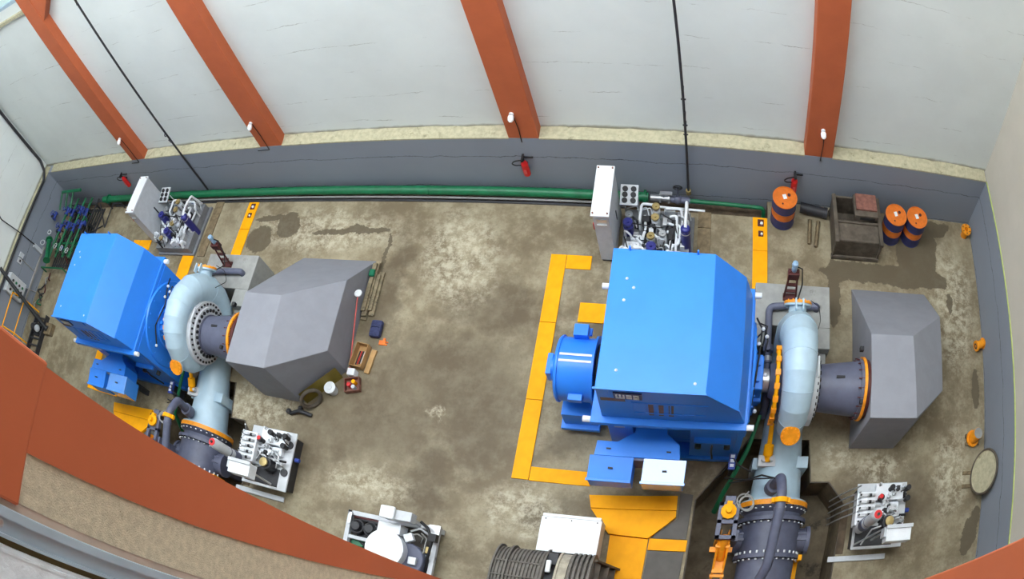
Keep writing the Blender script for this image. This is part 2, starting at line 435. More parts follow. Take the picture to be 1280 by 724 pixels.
# aluminium track fixed to the side of the opening
mb = MB(); mb.box((XL-.02,yf-.118,10.),(XL+.012,yf-.100,15.6)); mb.box((XL-.02,yf-.150,10.),(XL-.002,yf-.118,15.6)); mb.box((XL-.02,yf-.157,10.),(XL+.008,yf-.150,15.6))
o = struct(mb, 'window_2_frame', 'alu')
mb = MB()
for zz in (CAM.z-.70, CAM.z-2.2): mb.lathe((XL-.003,yf-.133,zz),(1,0,0),[(0,.010),(.003,.010),(.005,.006)],14)
mb.build('screw', 'steel', o)
mb = MB(); mb.box((XL-.02,yf-.172,10.),(XL-.010,yf-.157,15.6)); struct(mb, 'trim_5', mat('olive_seal', (92,84,48), .7))
mb = MB(); mb.box((XL-.02,YN+.001,10.),(XL-.004,yf-.172,15.6)); mb.box((XL-.02,yf-.186,10.),(XL-.001,yf-.180,15.6)); struct(mb, 'window_2_panel', mat('brushed_white_paint', (226,236,242), .6, var=.1, scale=14, bump=.5))

# roof slab with one long roof light over the hall
mb = MB()
for a, c in (((X0-.6,YN-.4,15.6),(.6,SKY[1],15.9)),((X0-.6,SKY[3],15.6),(.6,.6,15.9)),((X0-.6,SKY[1],15.6),(SKY[0],SKY[3],15.9)),((SKY[2],SKY[1],15.6),(.6,SKY[3],15.9))): mb.box(a, c)
struct(mb, 'ceiling', mat('white_soffit', (215,216,212), .8, var=.03))
# ================================================================== ONE MACHINE SET, then its twin
UN = []
WH = ('on the orange drum side', 'on the green pipe-rack side')
def unit(name, label, cat, loc, group=None):
    t = thing(name, label.replace('@', WH[0]), cat, loc, group); UN.append((t, label)); return t
AY, AZ = -4.87, 1.45             # shaft axis
# ---- generator
g = unit('generator', 'big blue generator with chamfered hood @', 'generator', (-7.6,AY,0))
mb = MB()
sec = [(-8.74,2.5),(-8.72,3.83),(-7.06,3.83),(-6.5,3.15),(-6.34,2.5)]
mb.prism([(x,-6.05,z) for x,z in sec], (0,2.33,0)); hood = mb.build('hood', 'hood', g, bevel=.012)
mb = MB()
for x, y in ((-8.45,-4.25),(-8.33,-4.40),(-8.46,-4.62),(-8.44,-5.76),(-7.24,-5.9)): mb.lathe((x,y,3.828),(0,0,1),[(0,.026),(.008,.022),(.014,.010),(.02,0)],10,cap=False)
mb.build('lug', 'offwhite', hood)
MB().box((-6.86,-4.75,3.44),(-6.72,-4.60,3.47), Matrix.Rotation(.87,3,'Y')).build('rating_tag', 'white', hood)
mb = MB()
for a, b in zip(sec[1:-1], sec[2:]):
    pass
mb.prism([(-8.75,-6.075,3.80),(-8.75,-6.075,3.845),(-7.05,-6.075,3.845),(-6.475,-6.075,3.16),(-6.5,-6.075,3.12),(-7.07,-6.075,3.80)], (0,.03,0))
mb.build('hood_rim', 'blue', hood)
mb = MB()
for x in (-8.55,-7.3): mb.box((x-.015,-6.07,3.62),(x+.015,-6.05,3.79))
for x in (-8.45,-7.35): mb.cyl((x,-3.74,3.83),(x,-3.74,3.93),.018,n=8)
mb.build('latch', 'blue', hood)
mb = MB(); mb.box((-8.20,-6.062,2.80),(-7.0,-6.05,2.84)); mb.box((-8.20,-6.062,3.26),(-7.0,-6.05,3.30))
for i in range(7): mb.box((-8.20+i*.2-.012,-6.062,2.80),(-8.20+i*.2+.012,-6.05,3.30))
mb.build('cover_panel', 'blue', hood)
mb = MB()
for i in range(3): mb.box((-7.95+i*.16,-6.056,2.72),(-7.87+i*.16,-6.051,3.22), Matrix.Rotation(.0,3,'Y'))
mb.box((-8.68,-6.056,3.30),(-8.30,-6.051,3.42))
mb.build('louvre', 'vent', hood)
mb = MB(); mb.box((-8.46,-6.075,3.46),(-8.03,-6.05,3.70)); pl = mb.build('logo_plate', mat('navy_badge', (36,40,84), .4), hood)
mb = MB(); y = -6.084
def bar(x0, z0, x1, z1): mb.box((-8.425+x0, y, 3.505+z0), (-8.425+x1, y+.012, 3.505+z1))
for x in (0,.054,.108): bar(x,0,x+.03,.15)
bar(0,0,.138,.035)                                                  # w
bar(.16,0,.19,.15); bar(.16,.12,.245,.15); bar(.215,.06,.245,.15); bar(.16,.06,.245,.085); bar(.16,0,.245,.03)   # e
bar(.265,.0,.295,.15); bar(.265,.12,.355,.15); bar(.325,-.02,.355,.15); bar(.265,.035,.355,.062); bar(.265,-.02,.355,.008)   # g
mb.build('lettering', mat('silver_letters', (206,206,200), .4), pl)
mb = MB(); mb.box((-8.92,-6.17,2.38),(-6.30,-3.58,2.5)); ledge = mb.build('ledge', 'blue', g, bevel=.01)
mb = MB()
for x, sx in ((-8.92,-1),(-6.3,1)):
    for yy in (-6.1,-3.68): mb.cyl((x,yy,2.44),(x+sx*.13,yy,2.44),.055,n=12)
mb.build('lifting_pin', 'white', ledge, label='white capped lifting pins')
mb = MB(); mb.box((-8.72,-5.72,.35),(-6.36,-4.02,2.38)); mb.box((-8.72,-5.98,.1),(-8.28,-5.72,2.38)); mb.box((-7.26,-5.98,.1),(-6.40,-5.72,2.38)); mb.box((-8.72,-5.80,1.75),(-6.4,-5.72,2.38)); mb.box((-8.8,-6.05,0),(-6.3,-5.72,.16)); mb.box((-8.8,-4.02,0),(-6.3,-3.7,.16)); mb.box((-8.7,-5.72,0),(-6.4,-4.02,.35)); body = mb.build('stator_body', 'blue', g, bevel=.01)
mb = MB(); mb.box((-8.60,-5.992,1.74),(-8.42,-5.98,1.82)); mb.box((-6.95,-5.992,1.78),(-6.70,-5.98,1.86)); mb.build('name_plate', 'steel', body)
mb = MB(); mb.box((-7.18,-6.10,1.38),(-6.5,-5.97,1.44)); mb.box((-7.18,-5.995,1.2),(-6.5,-5.98,1.95)); mb.build('inspection_cover', 'blue', body)
mb = MB(); mb.tube([(-6.84,-6.12,1.36),(-6.84,-6.14,1.05),(-6.80,-6.12,.5)], .02, 8); mb.cyl((-7.1,-6.0,1.1),(-7.1,-6.1,1.1),.06); mb.cyl((-6.55,-6.0,1.1),(-6.55,-6.1,1.1),.06); mb.build('drain_cock', 'iron', body)
mb = MB(); mb.box((-6.40,-6.0,.1),(-6.28,-3.74,2.38)); mb.lathe((-6.28,AY,AZ),(1,0,0),[(0,1.06),(.05,1.04),(.05,.62),(.10,.60)],40); es = mb.build('end_shield', 'blue', g)
mb = MB(); mb.bolts((-6.23,AY,AZ),(1,0,0),.95,18,.024,.02); mb.bolts((-6.18,AY,AZ),(1,0,0),.52,10,.025,.03); mb.build('bolt', 'blue', es)
mb = MB(); mb.box((-6.27,-5.22,1.0),(-6.03,-4.56,1.92)); mb.box((-6.27,-5.29,1.35),(-6.01,-4.49,1.47)); mb.box((-6.26,-5.1,.1),(-6.06,-4.6,1.0)); mb.cyl((-6.14,-4.75,1.92),(-6.14,-4.75,2.0),.05); mb.cyl((-6.14,-5.05,1.92),(-6.14,-5.05,1.99),.05); be = mb.build('bearing_housing', 'blue', g, bevel=.02)
mb = MB(); mb.tube([(-6.22,-3.95,2.1),(-6.12,-4.2,2.2),(-6.14,-4.6,2.05),(-6.2,-5.2,2.1),(-6.22,-5.6,1.8)], .018, 6); mb.tube([(-6.17,-4.1,1.6),(-6.05,-4.15,2.1),(-6.0,-4.4,2.15),(-6.05,-4.6,1.95)], .015, 6); mb.tube([(-6.15,-3.85,1.7),(-6.0,-4.0,1.9),(-6.05,-4.25,1.6)], .018, 6); mb.build('sensor_cable', 'black', be)
mb = MB()
for p in ((-6.1,-4.2,2.2),(-6.02,-4.32,2.15),(-6.16,-4.45,2.12),(-6.0,-5.0,2.05),(-6.14,-5.62,1.9)): mb.sph(p, .04, 8)
mb.build('sensor_cap', 'white', be)
mb = MB(); mb.cyl((-6.18,AY,AZ),(-5.89,AY,AZ),.22,n=24); mb.cyl((-8.72,AY,AZ),(-8.955,AY,AZ),.12,n=20); mb.build('shaft', 'steel', g)
# ---- exciter
e = unit('exciter', 'short blue drum-shaped exciter beside the generator @', 'exciter', (-9.42,AY,0))
ER = .58
mb = MB(); mb.lathe((-9.78,AY,AZ),(1,0,0),[(0,.2),(0,ER),(.03,ER+.03),(.06,ER+.03),(.06,ER),(.66,ER),(.66,ER+.05),(.70,ER+.05),(.70,.3)],48); ex = mb.build('shell', 'blue', e)
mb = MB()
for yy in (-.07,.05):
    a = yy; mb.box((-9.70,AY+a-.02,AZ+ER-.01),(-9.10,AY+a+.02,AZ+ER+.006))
mb.build('highlight_strip', 'steel', ex)  # bright strips imitate two roof-light reflections along the drum top
mb = MB(); mb.lathe((-9.78,AY,AZ),(-1,0,0),[(0,.26),(.12,.24),(.12,.1)],24); mb.box((-9.98,AY-.2,AZ-.14),(-9.88,AY+.2,AZ+.22)); mb.build('slip_ring_cover', 'blue', e, bevel=.01)
mb = MB(); mb.box((-9.52,-4.44,AZ+.36),(-9.26,-4.22,AZ+.56)); mb.box((-9.5,-5.42,AZ+.1),(-9.25,-5.54,AZ+.25)); mb.box((-9.56,-4.34,AZ+.3),(-9.22,-4.2,AZ+.36)); mb.build('terminal_lid', 'blue', e, bevel=.01)
mb = MB(); mb.box((-9.74,-5.55,.25),(-9.08,-4.2,.85)); mb.box((-9.8,-5.65,.2),(-9.05,-4.1,.32)); mb.box((-9.7,-5.5,0),(-9.1,-4.25,.2)); mb.build('base_frame', 'blue', e, bevel=.01)
mb = MB(); mb.lathe((-9.06,AY,AZ),(1,0,0),[(0,.5),(.05,.52),(.1,.3)],32); mb.build('fan_guard', 'black', e)
# ---- terminal box on the front of the generator
t = unit('terminal_box', 'blue stepped terminal box in front of the generator @', 'terminal box', (-8.1,-6.6,0))
out = [(-8.24,-5.92),(-7.67,-5.92),(-7.67,-6.0),(-7.42,-6.20),(-7.38,-6.47),(-8.90,-6.47),(-8.88,-6.20),(-8.52,-6.20),(-8.24,-6.0)]
mb = MB(); mb.prism([(x,y,1.0) for x,y in out], (0,0,.58)); b_ = mb.build('housing', 'blue', t, bevel=.008)
mb = MB(); mb.prism([(-8.97,-6.47,1.57),(-8.97,-6.90,1.50),(-8.97,-6.90,.96),(-8.97,-6.47,1.0)], (.77,0,0))
mb.box((-8.99,-6.93,1.49),(-8.20,-6.88,1.52)); mb.build('cable_cover', 'blue', t, bevel=.006)
mb = MB(); mb.prism([(-8.02,-6.47,1.568),(-8.02,-6.90,1.535),(-8.02,-6.90,.96),(-8.02,-6.47,1.0)], (.76,0,0))
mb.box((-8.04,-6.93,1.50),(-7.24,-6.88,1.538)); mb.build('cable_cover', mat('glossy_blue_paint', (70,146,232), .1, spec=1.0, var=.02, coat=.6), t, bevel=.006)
mb = MB(); mb.box((-8.21,-6.51,1.0),(-8.02,-6.47,1.53)); mb.build('gap_plate', 'dgrey', t)
mb = MB()
for x, y in ((-8.66,-6.34),(-7.6,-6.34),(-8.58,-6.69),(-7.63,-6.69)): mb.box((x-.04,y-.012,1.54),(x+.04,y+.012,1.60))
mb.build('catch', 'iron', t)
mb = MB()
for x in (-8.5,-7.8): mb.box((x-.06,-6.43,0),(x+.06,-6.29,1.0))
mb.build('support_leg', 'iron', t)
# ---- turbine spiral casing, nozzles, head cover, draft pipe
t = unit('turbine', 'pale grey spiral turbine casing with orange flanges @', 'turbine', (-5.4,AY,0))
SX = -5.38
def scroll():
    mb = MB(); st = []
    N = 18
    keys = [(-95,1.17,.40),(0,.95,.40),(45,.90,.375),(90,.86,.33),(135,.84,.295),(180,.82,.27),(225,.80,.22),(258,.78,.15)]
    def kv(a):
        for (a0,R0,r0),(a1,R1,r1) in zip(keys, keys[1:]):
            if a <= a1:
                f = (a-a0)/(a1-a0); return R0+(R1-R0)*f, r0+(r1-r0)*f
        return keys[-1][1:]
    for i in range(N+1):
        a = -95+353*i/N; R, r = kv(a); a = math.radians(a)
        st.append((R, r, a))
    def rg(R, r, a, n=28):
        u = Vector((0,cos(a),sin(a))); return [Vector((SX,AY,AZ))+u*(R+r*cos(2*PI*k/n))+Vector((1,0,0))*r*sin(2*PI*k/n) for k in range(n)]
    n = 28
    for s0, s1 in zip(st, st[1:]):
        # each plate segment is a mitre of its own, smooth around and creased at the weld
        mb.poly(rg(*s0)+rg(*s1), [(k,(k+1)%n,(k+1)%n+n,k+n) for k in range(n)], True)
    mb.poly(rg(*st[-1]), [tuple(range(n))])
    return mb, st, rg
mb, st, rg = scroll()
sc = mb.build('spiral_casing', 'scroll', t)
mb = MB()
for s_ in st[1:-1:2]:
    R, r, a = s_; ring = rg(R, r*1.004, a); mb.tube(ring+[ring[0]], .006, 5, caps=False)
mb.build('weld_seam', 'scroll', sc)
# inlet cone down to the penstock
mb = MB()
pts = [(SX,AY+.12,.28),(SX,-5.0,.26),(-5.37,-5.5,.16),(-5.36,-6.3,0.0),(-5.36,-6.9,-.07)]
mb.tube(pts, [.40,.40,.43,.50,.56], 32); cone = mb.build('inlet_cone', 'scroll', t)
mb = MB(); mb.box((-5.25,-6.24,-.5),(-4.78,-6.0,.38)); mb.box((-5.95,-6.24,-.5),(-5.60,-6.0,.20)); mb.build('support_bracket', 'scroll', cone, bevel=.01)
mb = MB(); mb.lathe((-5.36,-6.88,-.08),(0,-1,0),[(0,.56),(0,.70),(.04,.70)],48); mb.build('weld_neck', 'scroll', cone)
mb = MB(); mb.lathe((-5.36,-6.92,-.09),(0,-1,0),[(0,.6),(0,.74),(.10,.74),(.10,.6)],48); mb.build('inlet_flange', 'orange', t, label='orange inlet flange')
# nozzle at the back with its blind flange
def nozzle(p, d, r, h, name):
    d = Vector(d).normalized(); p = Vector(p)
    mb = MB(); mb.lathe(p-d*.2, d, [(0,r*.8),(h+.2,r*.82),(h+.2,r*1.22),(h+.24,r*1.22)], 28); nz = mb.build(name, 'scroll', t)
    mb = MB(); mb.lathe(p+d*(h+.04), d, [(0,r*1.24),(.05,r*1.24),(.05,0)], 28, cap=False); mb.bolts(p+d*(h+.09), d, r*1.05, 12, .016, .025)
    mb.build('blind_flange', 'orange', nz, label='orange blind flange'); return nz
nozzle((SX,-3.66,1.72),(0,.93,.30),.23,.16,'top_nozzle')
mb = MB()
for dx_ in (-.09,.06): mb.box((SX+dx_,-3.72,2.02),(SX+dx_+.03,-3.5,2.12))
mb.build('lug', 'scroll', sc)
nozzle((SX-.02,-5.88,1.62),(0,-.62,.62),.155,.10,'front_nozzle')
mb = MB()
fr = [(-5.44,-5.58,1.98),(-5.30,-5.58,1.98),(-5.30,-5.80,1.86),(-5.44,-5.80,1.86)]
mb.tube([Vector(p)+Vector((0,-.02,.03)) for p in fr+[fr[0]]], .014, 6); mb.box((-5.385,-5.78,1.87),(-5.355,-5.6,2.0)); mb.build('triangular_bracket', 'white', sc)
mb = MB(); mb.tube([(-5.0,-4.66,2.02),(-4.98,-4.66,2.16),(-4.98,-5.02,2.16),(-5.0,-5.02,2.02)], .025, 8); mb.build('flange_lug', 'white', sc)
# stay ring with bolts, draft pipe
RY, RZ = -4.93, 1.39
mb = MB(); mb.lathe((SX+.26,RY,RZ),(1,0,0),[(0,.74),(.14,.74),(.14,.61),(.20,.61),(.20,.40)],48); sr = mb.build('stay_ring', 'offwhite', t)
mb = MB(); mb.bolts((SX+.40,RY,RZ),(1,0,0),.675,34,.029,.03); mb.bolts((SX+.46,RY,RZ),(1,0,0),.535,26,.042,.035); mb.build('bolt', 'black', sr, label='ring of dark bolts')
mb = MB(); mb.lathe((SX-.20,AY,AZ),(-1,0,0),[(0,.78),(.1,.78),(.1,.4),(.3,.3)],40); mb.build('head_cover', 'dgrey', t)
mb = MB(); mb.tube([(SX-.40,AY+.78*cos(a),AZ+.78*sin(a)) for a in [math.radians(62+i*6) for i in range(23)]],.04,8); ring_ = mb.build('regulating_ring', 'yellow', t, label='yellow regulating ring')
mb = MB()
for i in range(8):
    a = math.radians(66+i*17); c = Vector((SX-.40,AY+.78*cos(a),AZ+.78*sin(a))); mb.box(c-Vector((.05,.05,.05)), c+Vector((.05,.05,.05)), Matrix.Rotation(a,3,'X'))
mb.build('guide_vane_link', 'orange', ring_)
mb = MB(); mb.lathe((-4.92,-4.95,1.37),(1,0,0),[(0,.47),(.04,.47),(.04,.44),(.90,.53),(.90,.58),(.97,.58)],40); dp = mb.build('draft_pipe', 'dgrey', t)
mb = MB(); mb.box((-4.55,-4.93,1.37+.46),(-4.37,-4.88,1.37+.50)); mb.build('lifting_eye', 'black', dp)
mb = MB(); mb.lathe((-3.95,-4.95,1.37),(1,0,0),[(0,.5),(0,.61),(.06,.61),(.06,.5)],40); mb.build('outlet_flange', 'orange', dp, label='orange outlet flange')
mb = MB()
for i in range(20):
    a = 2*PI*i/20; c = Vector((-4.08,-4.95+.57*cos(a),1.37+.57*sin(a))); mb.cyl(c, c+Vector((.2,0,0)), .013, n=6)
mb.lathe((-3.885,-4.95,1.37),(1,0,0),[(0,.56),(.08,.56)],32); mb.build('tie_bolt', 'maroon', dp)
mb = MB(); mb.box((-4.05,-5.44,AZ+.42),(-3.99,-5.36,AZ+.5)); mb.box((-4.06,-4.4,AZ+.40),(-3.98,-4.32,AZ+.5)); mb.build('flange_lug', 'black', dp)
# servo of the guide vanes
mb = MB(); mb.cyl((-5.70,-5.40,1.05),(-5.68,-6.0,.62),.05,n=12); mb.lathe((-5.685,-5.86,.72),(0,-.8,-.5),[(0,.06),(.02,.10),(.22,.10),(.24,.07),(.34,.07)],12); mb.box((-5.76,-5.5,1.0),(-5.62,-5.36,1.12)); sv = mb.build('servo_lever', 'yellow', t)
mb = MB(); mb.box((-5.86,-6.24,.36),(-5.5,-6.02,.50)); mb.cyl((-5.75,-6.12,.5),(-5.75,-6.12,.6),.05); mb.cyl((-5.6,-6.12,.5),(-5.6,-6.12,.62),.04); mb.build('servo_base', 'offwhite', sv)
# dark drain line that hugs the casing
mb = MB(); mb.tube([(-4.85,-3.10,.905),(-4.85,-3.10,1.03),(-5.5,-3.12,1.03),(-5.90,-3.16,1.01),(-5.90,-4.3,1.01),(-5.86,-5.15,.95),(-5.86,-5.2,.4)], .075, 12, bend=.14); dl = mb.build('drain_line', 'dgrey', t)
mb = MB(); mb.lathe((-5.89,-4.0,1.015),(0,-1,0),[(0,.11),(.12,.11)],16); mb.lathe((-5.89,-4.2,1.015),(0,-1,0),[(0,.09),(.16,.09)],16); mb.cyl((-5.89,-4.1,1.015),(-5.91,-4.1,1.2),.05); mb.build('drain_valve', 'dgrey', dl)
mb = MB(); mb.lathe((-5.89,-4.22,1.015),(0,-1,0),[(0,.092),(.10,.092)],16); mb.build('clamp', 'steel', dl)
mb = MB(); mb.tube([(-5.1,-3.35,1.75),(-4.9,-3.4,1.6),(-4.84,-3.6,1.45),(-4.93,-3.9,1.7)], .008, 6, bend=.1); mb.build('sensor_cable', 'black', t)
# ---- penstock valve
v_ = unit('inlet_valve', 'dark grey valve bolted to the orange flange in the pit @', 'valve', (-5.35,-7.8,-1.7))
C0 = (-5.35,-7.026,-.06)
mb = MB(); mb.lathe(C0,(0,-1,0),[(0,.72),(.02,.74),(.12,.60),(.22,.58),(.22,.72),(.30,.72),(.30,.62),(.98,.62),(.98,.70),(1.06,.70),(1.06,.60),(3.0,.60)],48); vb = mb.build('valve_body', 'dgrey', v_)
mb = MB(); mb.bolts((-5.35,-7.03,-.06),(0,-1,0),.685,28,.028,.06,0,-.1); mb.bolts((-5.35,-7.32,-.06),(0,-1,0),.67,28,.026,.05,0,-.1); mb.bolts((-5.35,-7.99,-.06),(0,1,0),.655,28,.024,.05,0,-.1); mb.bolts((-5.35,-8.08,-.06),(0,-1,0),.655,28,.026,.05,0,-.1); mb.build('bolt', 'steel', vb)
mb = MB(); mb.bolts((-5.35,-7.032,-.06),(0,-1,0),.70,28,.042,.03,0,-.1); mb.bolts((-5.35,-7.325,-.06),(0,-1,0),.68,28,.04,.02,0,-.1); mb.bolts((-5.35,-8.085,-.06),(0,-1,0),.67,28,.04,.02,0,-.1); mb.build('washer', 'black', vb)
mb = MB()
for sx in (-1,1):
    mb.lathe((-5.35+sx*.55,-7.66,-.1),(sx,0,0),[(0,.26),(.22,.26),(.22,.30),(.30,.30)],24)
    for yy in (-7.58,-7.76): mb.box((-5.35+sx*.3-.22,yy-.015,.2),(-5.35+sx*.3+.3,yy+.015,.32)) if False else None
    mb.box((-5.35+sx*.60-.18,-7.70,-.1),(-5.35+sx*.60+.18,-7.64,.2)); mb.box((-5.35+sx*.60-.18,-7.56,-.1),(-5.35+sx*.60+.18,-7.52,.16))
mb.build('trunnion', 'dgrey', v_, bevel=.008)
mb = MB()
for sx in (-1,1): mb.box((-5.35+sx*.5-.12,-7.8,-1.7),(-5.35+sx*.5+.12,-7.5,-.4))
mb.build('foot', 'dgrey', v_)
# valve actuator frame
mb = MB()
fx0, fx1, fy0, fy1, z = -6.54, -6.14, -7.80, -7.08, .98
for a, b in (((fx0,fy0,z-.06),(fx0+.09,fy1,z+.04)),((fx1-.09,fy0,z-.06),(fx1,fy1,z+.04)),((fx0,fy0,z-.06),(fx1,fy0+.08,z+.04)),((fx0,fy1-.08,z-.06),(fx1,fy1,z+.04)),((fx0,-7.50,z-.06),(fx1,-7.42,z+.04)),((fx0+.1,fy1,z-.05),(fx1-.1,fy1+.12,z+.03)),((-6.22,-7.82,-.3),(-6.08,-7.6,.92))): mb.box(a, b)
ac = mb.build('actuator_frame', 'dgrey', v_, bevel=.006)
mb = MB(); mb.lathe((-6.35,-7.27,1.0),(0,0,1),[(0,.10),(.05,.15),(.10,.15),(.12,.06),(.20,.05),(.20,0)],10, smooth=False, cap=False); mb.box((-6.40,-7.23,1.02),(-6.30,-7.08,1.12)); mb.build('crosshead', 'yellow', ac, label='yellow valve crosshead')
mb = MB()
for x in (-6.44,-6.24):
    mb.prism([(x-.02,-7.60,.92),(x-.02,-7.74,.92),(x-.02,-9.3,-.30),(x-.02,-9.3,-.42),(x-.02,-7.60,-.42)][:4], (.04,0,0)); mb.box((x-.03,-7.72,-.9),(x+.03,-7.6,.92))
for y, z in ((-7.9,.72),(-8.45,.30),(-9.0,-.14)): mb.box((-6.48,y-.03,z),(-6.20,y+.03,z+.08))
mb.box((-6.46,-8.4,.36),(-6.24,-8.1,.46)); mb.box((-6.58,-8.0,.55),(-6.14,-7.9,.65)); mb.cyl((-6.34,-7.75,.9),(-6.34,-8.1,.45),.09,n=14); mb.build('stand', 'orange', ac, label='orange actuator stand')
mb = MB(); mb.torus((-6.05,-7.06,.95),(.25,.3,.9),.17,.018,28,8); mb.torus((-6.02,-7.10,.98),(.3,.2,.9),.15,.016,28,8); mb.tube([(-6.25,-7.12,1.02),(-6.15,-7.05,1.0),(-6.0,-6.85,.9)], .016, 6); mb.build('hose_loop', 'hose', ac)
mb = MB(); mb.box((-4.72,-8.9,-.35),(-4.62,-8.05,-.25)); mb.box((-4.9,-8.12,-.3),(-4.62,-8.0,.2)); mb.build('side_strut', 'yellow', v_)
# ---- bypass line over the valve
b = unit('bypass_pipe', 'dark grey bypass pipe with yellow clamp arching over the valve @', 'pipe', (-5.45,-7.4,.2))
mb = MB(); mb.tube([(-5.55,-6.72,.53),(-5.44,-6.66,1.32),(-5.42,-7.0,1.52),(-5.42,-7.3,1.52),(-5.46,-8.35,1.2),(-5.6,-8.75,.9),(-5.75,-8.8,.55)], .10, 14, bend=.2); pb = mb.build('pipe_run', 'dgrey', b)
mb = MB(); mb.lathe((-5.535,-6.71,.58),(.1,.05,1),[(0,.15),(.25,.15),(.25,.12)],16); mb.lathe((-5.42,-7.28,1.52),(-.02,-1,-.25),[(0,.12),(.06,.12)],16); mb.build('pipe_collar', 'dgrey', pb)
mb = MB(); mb.lathe((-5.42,-7.10,1.525),(0,-1,0),[(0,.145),(.09,.145)],16); mb.box((-5.60,-7.19,1.48),(-5.24,-7.10,1.56)); mb.build('clamp', 'yellow', b, label='yellow pipe clamp')
mb = MB(); mb.tube([(-5.46,-6.7,1.3),(-5.8,-6.55,1.0),(-6.1,-6.6,.8),(-6.5,-6.5,.5)], .018, 6); mb.tube([(-5.5,-6.66,1.25),(-5.9,-6.6,.9),(-6.4,-6.62,.6)], .014, 6); mb.build('cable', 'black', b)
# ---- concrete draft block
o = MB()
V = [(-3.8,-4.04,1.9),(-2.80,-4.04,1.9),(-2.72,-5.71,1.9),(-3.8,-5.70,1.9),(-1.76,-3.19,1.1),(-1.76,-4.85,1.1),
     (-3.8,-2.1,0),(-1.76,-2.1,0),(-3.8,-5.73,0),(-2.68,-5.74,0),(-1.78,-4.86,0)]
o.poly(V, [(0,3,2,1),(1,2,5,4),(0,1,4,7,6),(3,8,9,2),(2,9,10,5),(4,5,10,7),(0,6,8,3),(6,7,10,9,8)])
o = o.build('draft_block', 'block', None, bevel=.012)
UN.append((tag(o, 'faceted grey concrete block over the draft pipe '+WH[0], 'concrete block'), 'faceted grey concrete block over the draft pipe @'))
o = MB(); o.box((-6.19,-3.50,0),(-4.53,-2.58,.90)); o.box((-6.19,-3.95,0),(-5.84,-3.50,.899)); o.box((-4.95,-3.95,0),(-4.53,-3.50,.899)); o.box((-4.93,-4.25,0),(-4.58,-3.95,.68))
o = o.build('concrete_pedestal', 'pedestal', None, bevel=.015)
UN.append((tag(o, 'low square concrete pedestal behind the spiral casing '+WH[0], 'pedestal'), 'low square concrete pedestal behind the spiral casing @'))
# ---- maroon valve stand on the pedestal
s = unit('valve_stand', 'maroon upright valve stand on the concrete pedestal @', 'valve stand', (-5.45,-2.85,.90))
mb = MB()
for x in (-5.58,-5.32): mb.tube([(x,-2.88,.92),(x+(.05 if x<-5.4 else -.05),-2.75,1.75)], .024, 6)
for z in (1.1,1.3,1.5): mb.box((-5.57,-2.89+(z-.93)*.16,z-.02),(-5.33,-2.83+(z-.93)*.16,z+.02))
mb.box((-5.57,-2.82,1.55),(-5.33,-2.68,1.72)); mb.box((-5.60,-2.95,.902),(-5.30,-2.80,.94)); mb.build('frame', 'maroon', s)
mb = MB(); mb.lathe((-5.45,-2.72,1.70),(0,0,1),[(0,.05),(.1,.06),(.16,.04),(.22,.07),(.30,.06),(.32,0)],14, cap=False); mb.build('actuator_head', mat('pale_blue_cap', (136,168,196), .4), s)
mb = MB(); mb.tube([(-5.42,-2.7,1.85),(-5.28,-2.72,1.8),(-5.24,-2.86,1.45),(-5.3,-3.05,1.2),(-5.4,-3.3,1.4)], .016, 6); mb.build('cable', 'black', s)
# ---- control cabinet by the far wall
c = unit('control_cabinet', 'tall narrow light grey control cabinet standing beside the oil unit @', 'cabinet', (-9.38,-1.25,0))
mb = MB(); mb.box((-9.54,-1.83,.10),(-9.22,-.65,1.78)); mb.build('carcass', 'offwhite', c, bevel=.006)
mb = MB(); mb.box((-9.57,-1.86,1.78),(-9.20,-.63,1.83)); mb.build('roof', 'white', c, bevel=.006)
mb = MB()
for x in (-9.53,-9.24):
    for y in (-1.80,-.69): mb.cyl((x,y,1.83),(x,y,1.86),.018,n=8)
mb.build('eye_bolt', 'rust', c)
mb = MB(); mb.box((-9.47,-1.85,1.5),(-9.27,-1.83,1.68)); mb.box((-9.47,-1.88,1.49),(-9.27,-1.83,1.52)); mb.build('lid_hood', 'steel', c)
mb = MB(); mb.box((-9.52,-1.80,0),(-9.24,-.68,.10)); mb.build('plinth', 'iron', c)
mb = MB(); mb.box((-9.22,-1.2,.7),(-9.205,-1.16,1.0)); mb.build('handle', 'iron', c)
mb = MB(); mb.box((-9.56,-1.835,1.30),(-9.54,-1.80,1.5)); mb.build('edge_tag', 'red', c)
# ---- oil unit with pumps
h = unit('oil_unit', 'white oil unit crowded with pumps beside the grey cabinet @', 'hydraulic unit', (-8.4,-1.4,0))
mb = MB(); mb.box((-9.14,-2.2,0),(-7.58,-.62,.08)); mb.box((-9.10,-2.15,.08),(-7.66,-.68,.34)); tk = mb.build('oil_tank', 'steel_dull', h, bevel=.01)
T0 = .34
mb = MB(); mb.cyl((-7.73,-1.5,.1),(-7.73,-1.5,.98),.105,n=24); mb.sph((-7.73,-1.5,.98),.105,16,(1,1,.5)); ac = mb.build('accumulator', 'blue_dark', h, label='dark blue accumulator bottle')
mb = MB(); mb.tube([(-7.73,-1.5,1.02),(-7.73,-1.2,1.08),(-7.73,-.85,1.0),(-7.74,-.72,.4)], .035, 8, bend=.08); mb.build('charge_pipe', 'white', ac)
mb = MB(); mb.lathe((-7.73,-1.5,.86),(0,0,1),[(0,.108),(.03,.108)],24); mb.build('band', 'steel', ac)
mb = MB(); mb.tube([(-9.1,-.72,.3),(-9.1,-.72,.9)], .018, 6); mb.tube([(-8.8,-.72,.3),(-8.8,-.72,.9)], .018, 6)
mb.box((-9.16,-.98,.96),(-8.78,-.52,1.0), Matrix.Rotation(.25,3,'X')); gp = mb.build('gauge_panel', 'offwhite', h)
Rx = Matrix.Rotation(.25,3,'X')
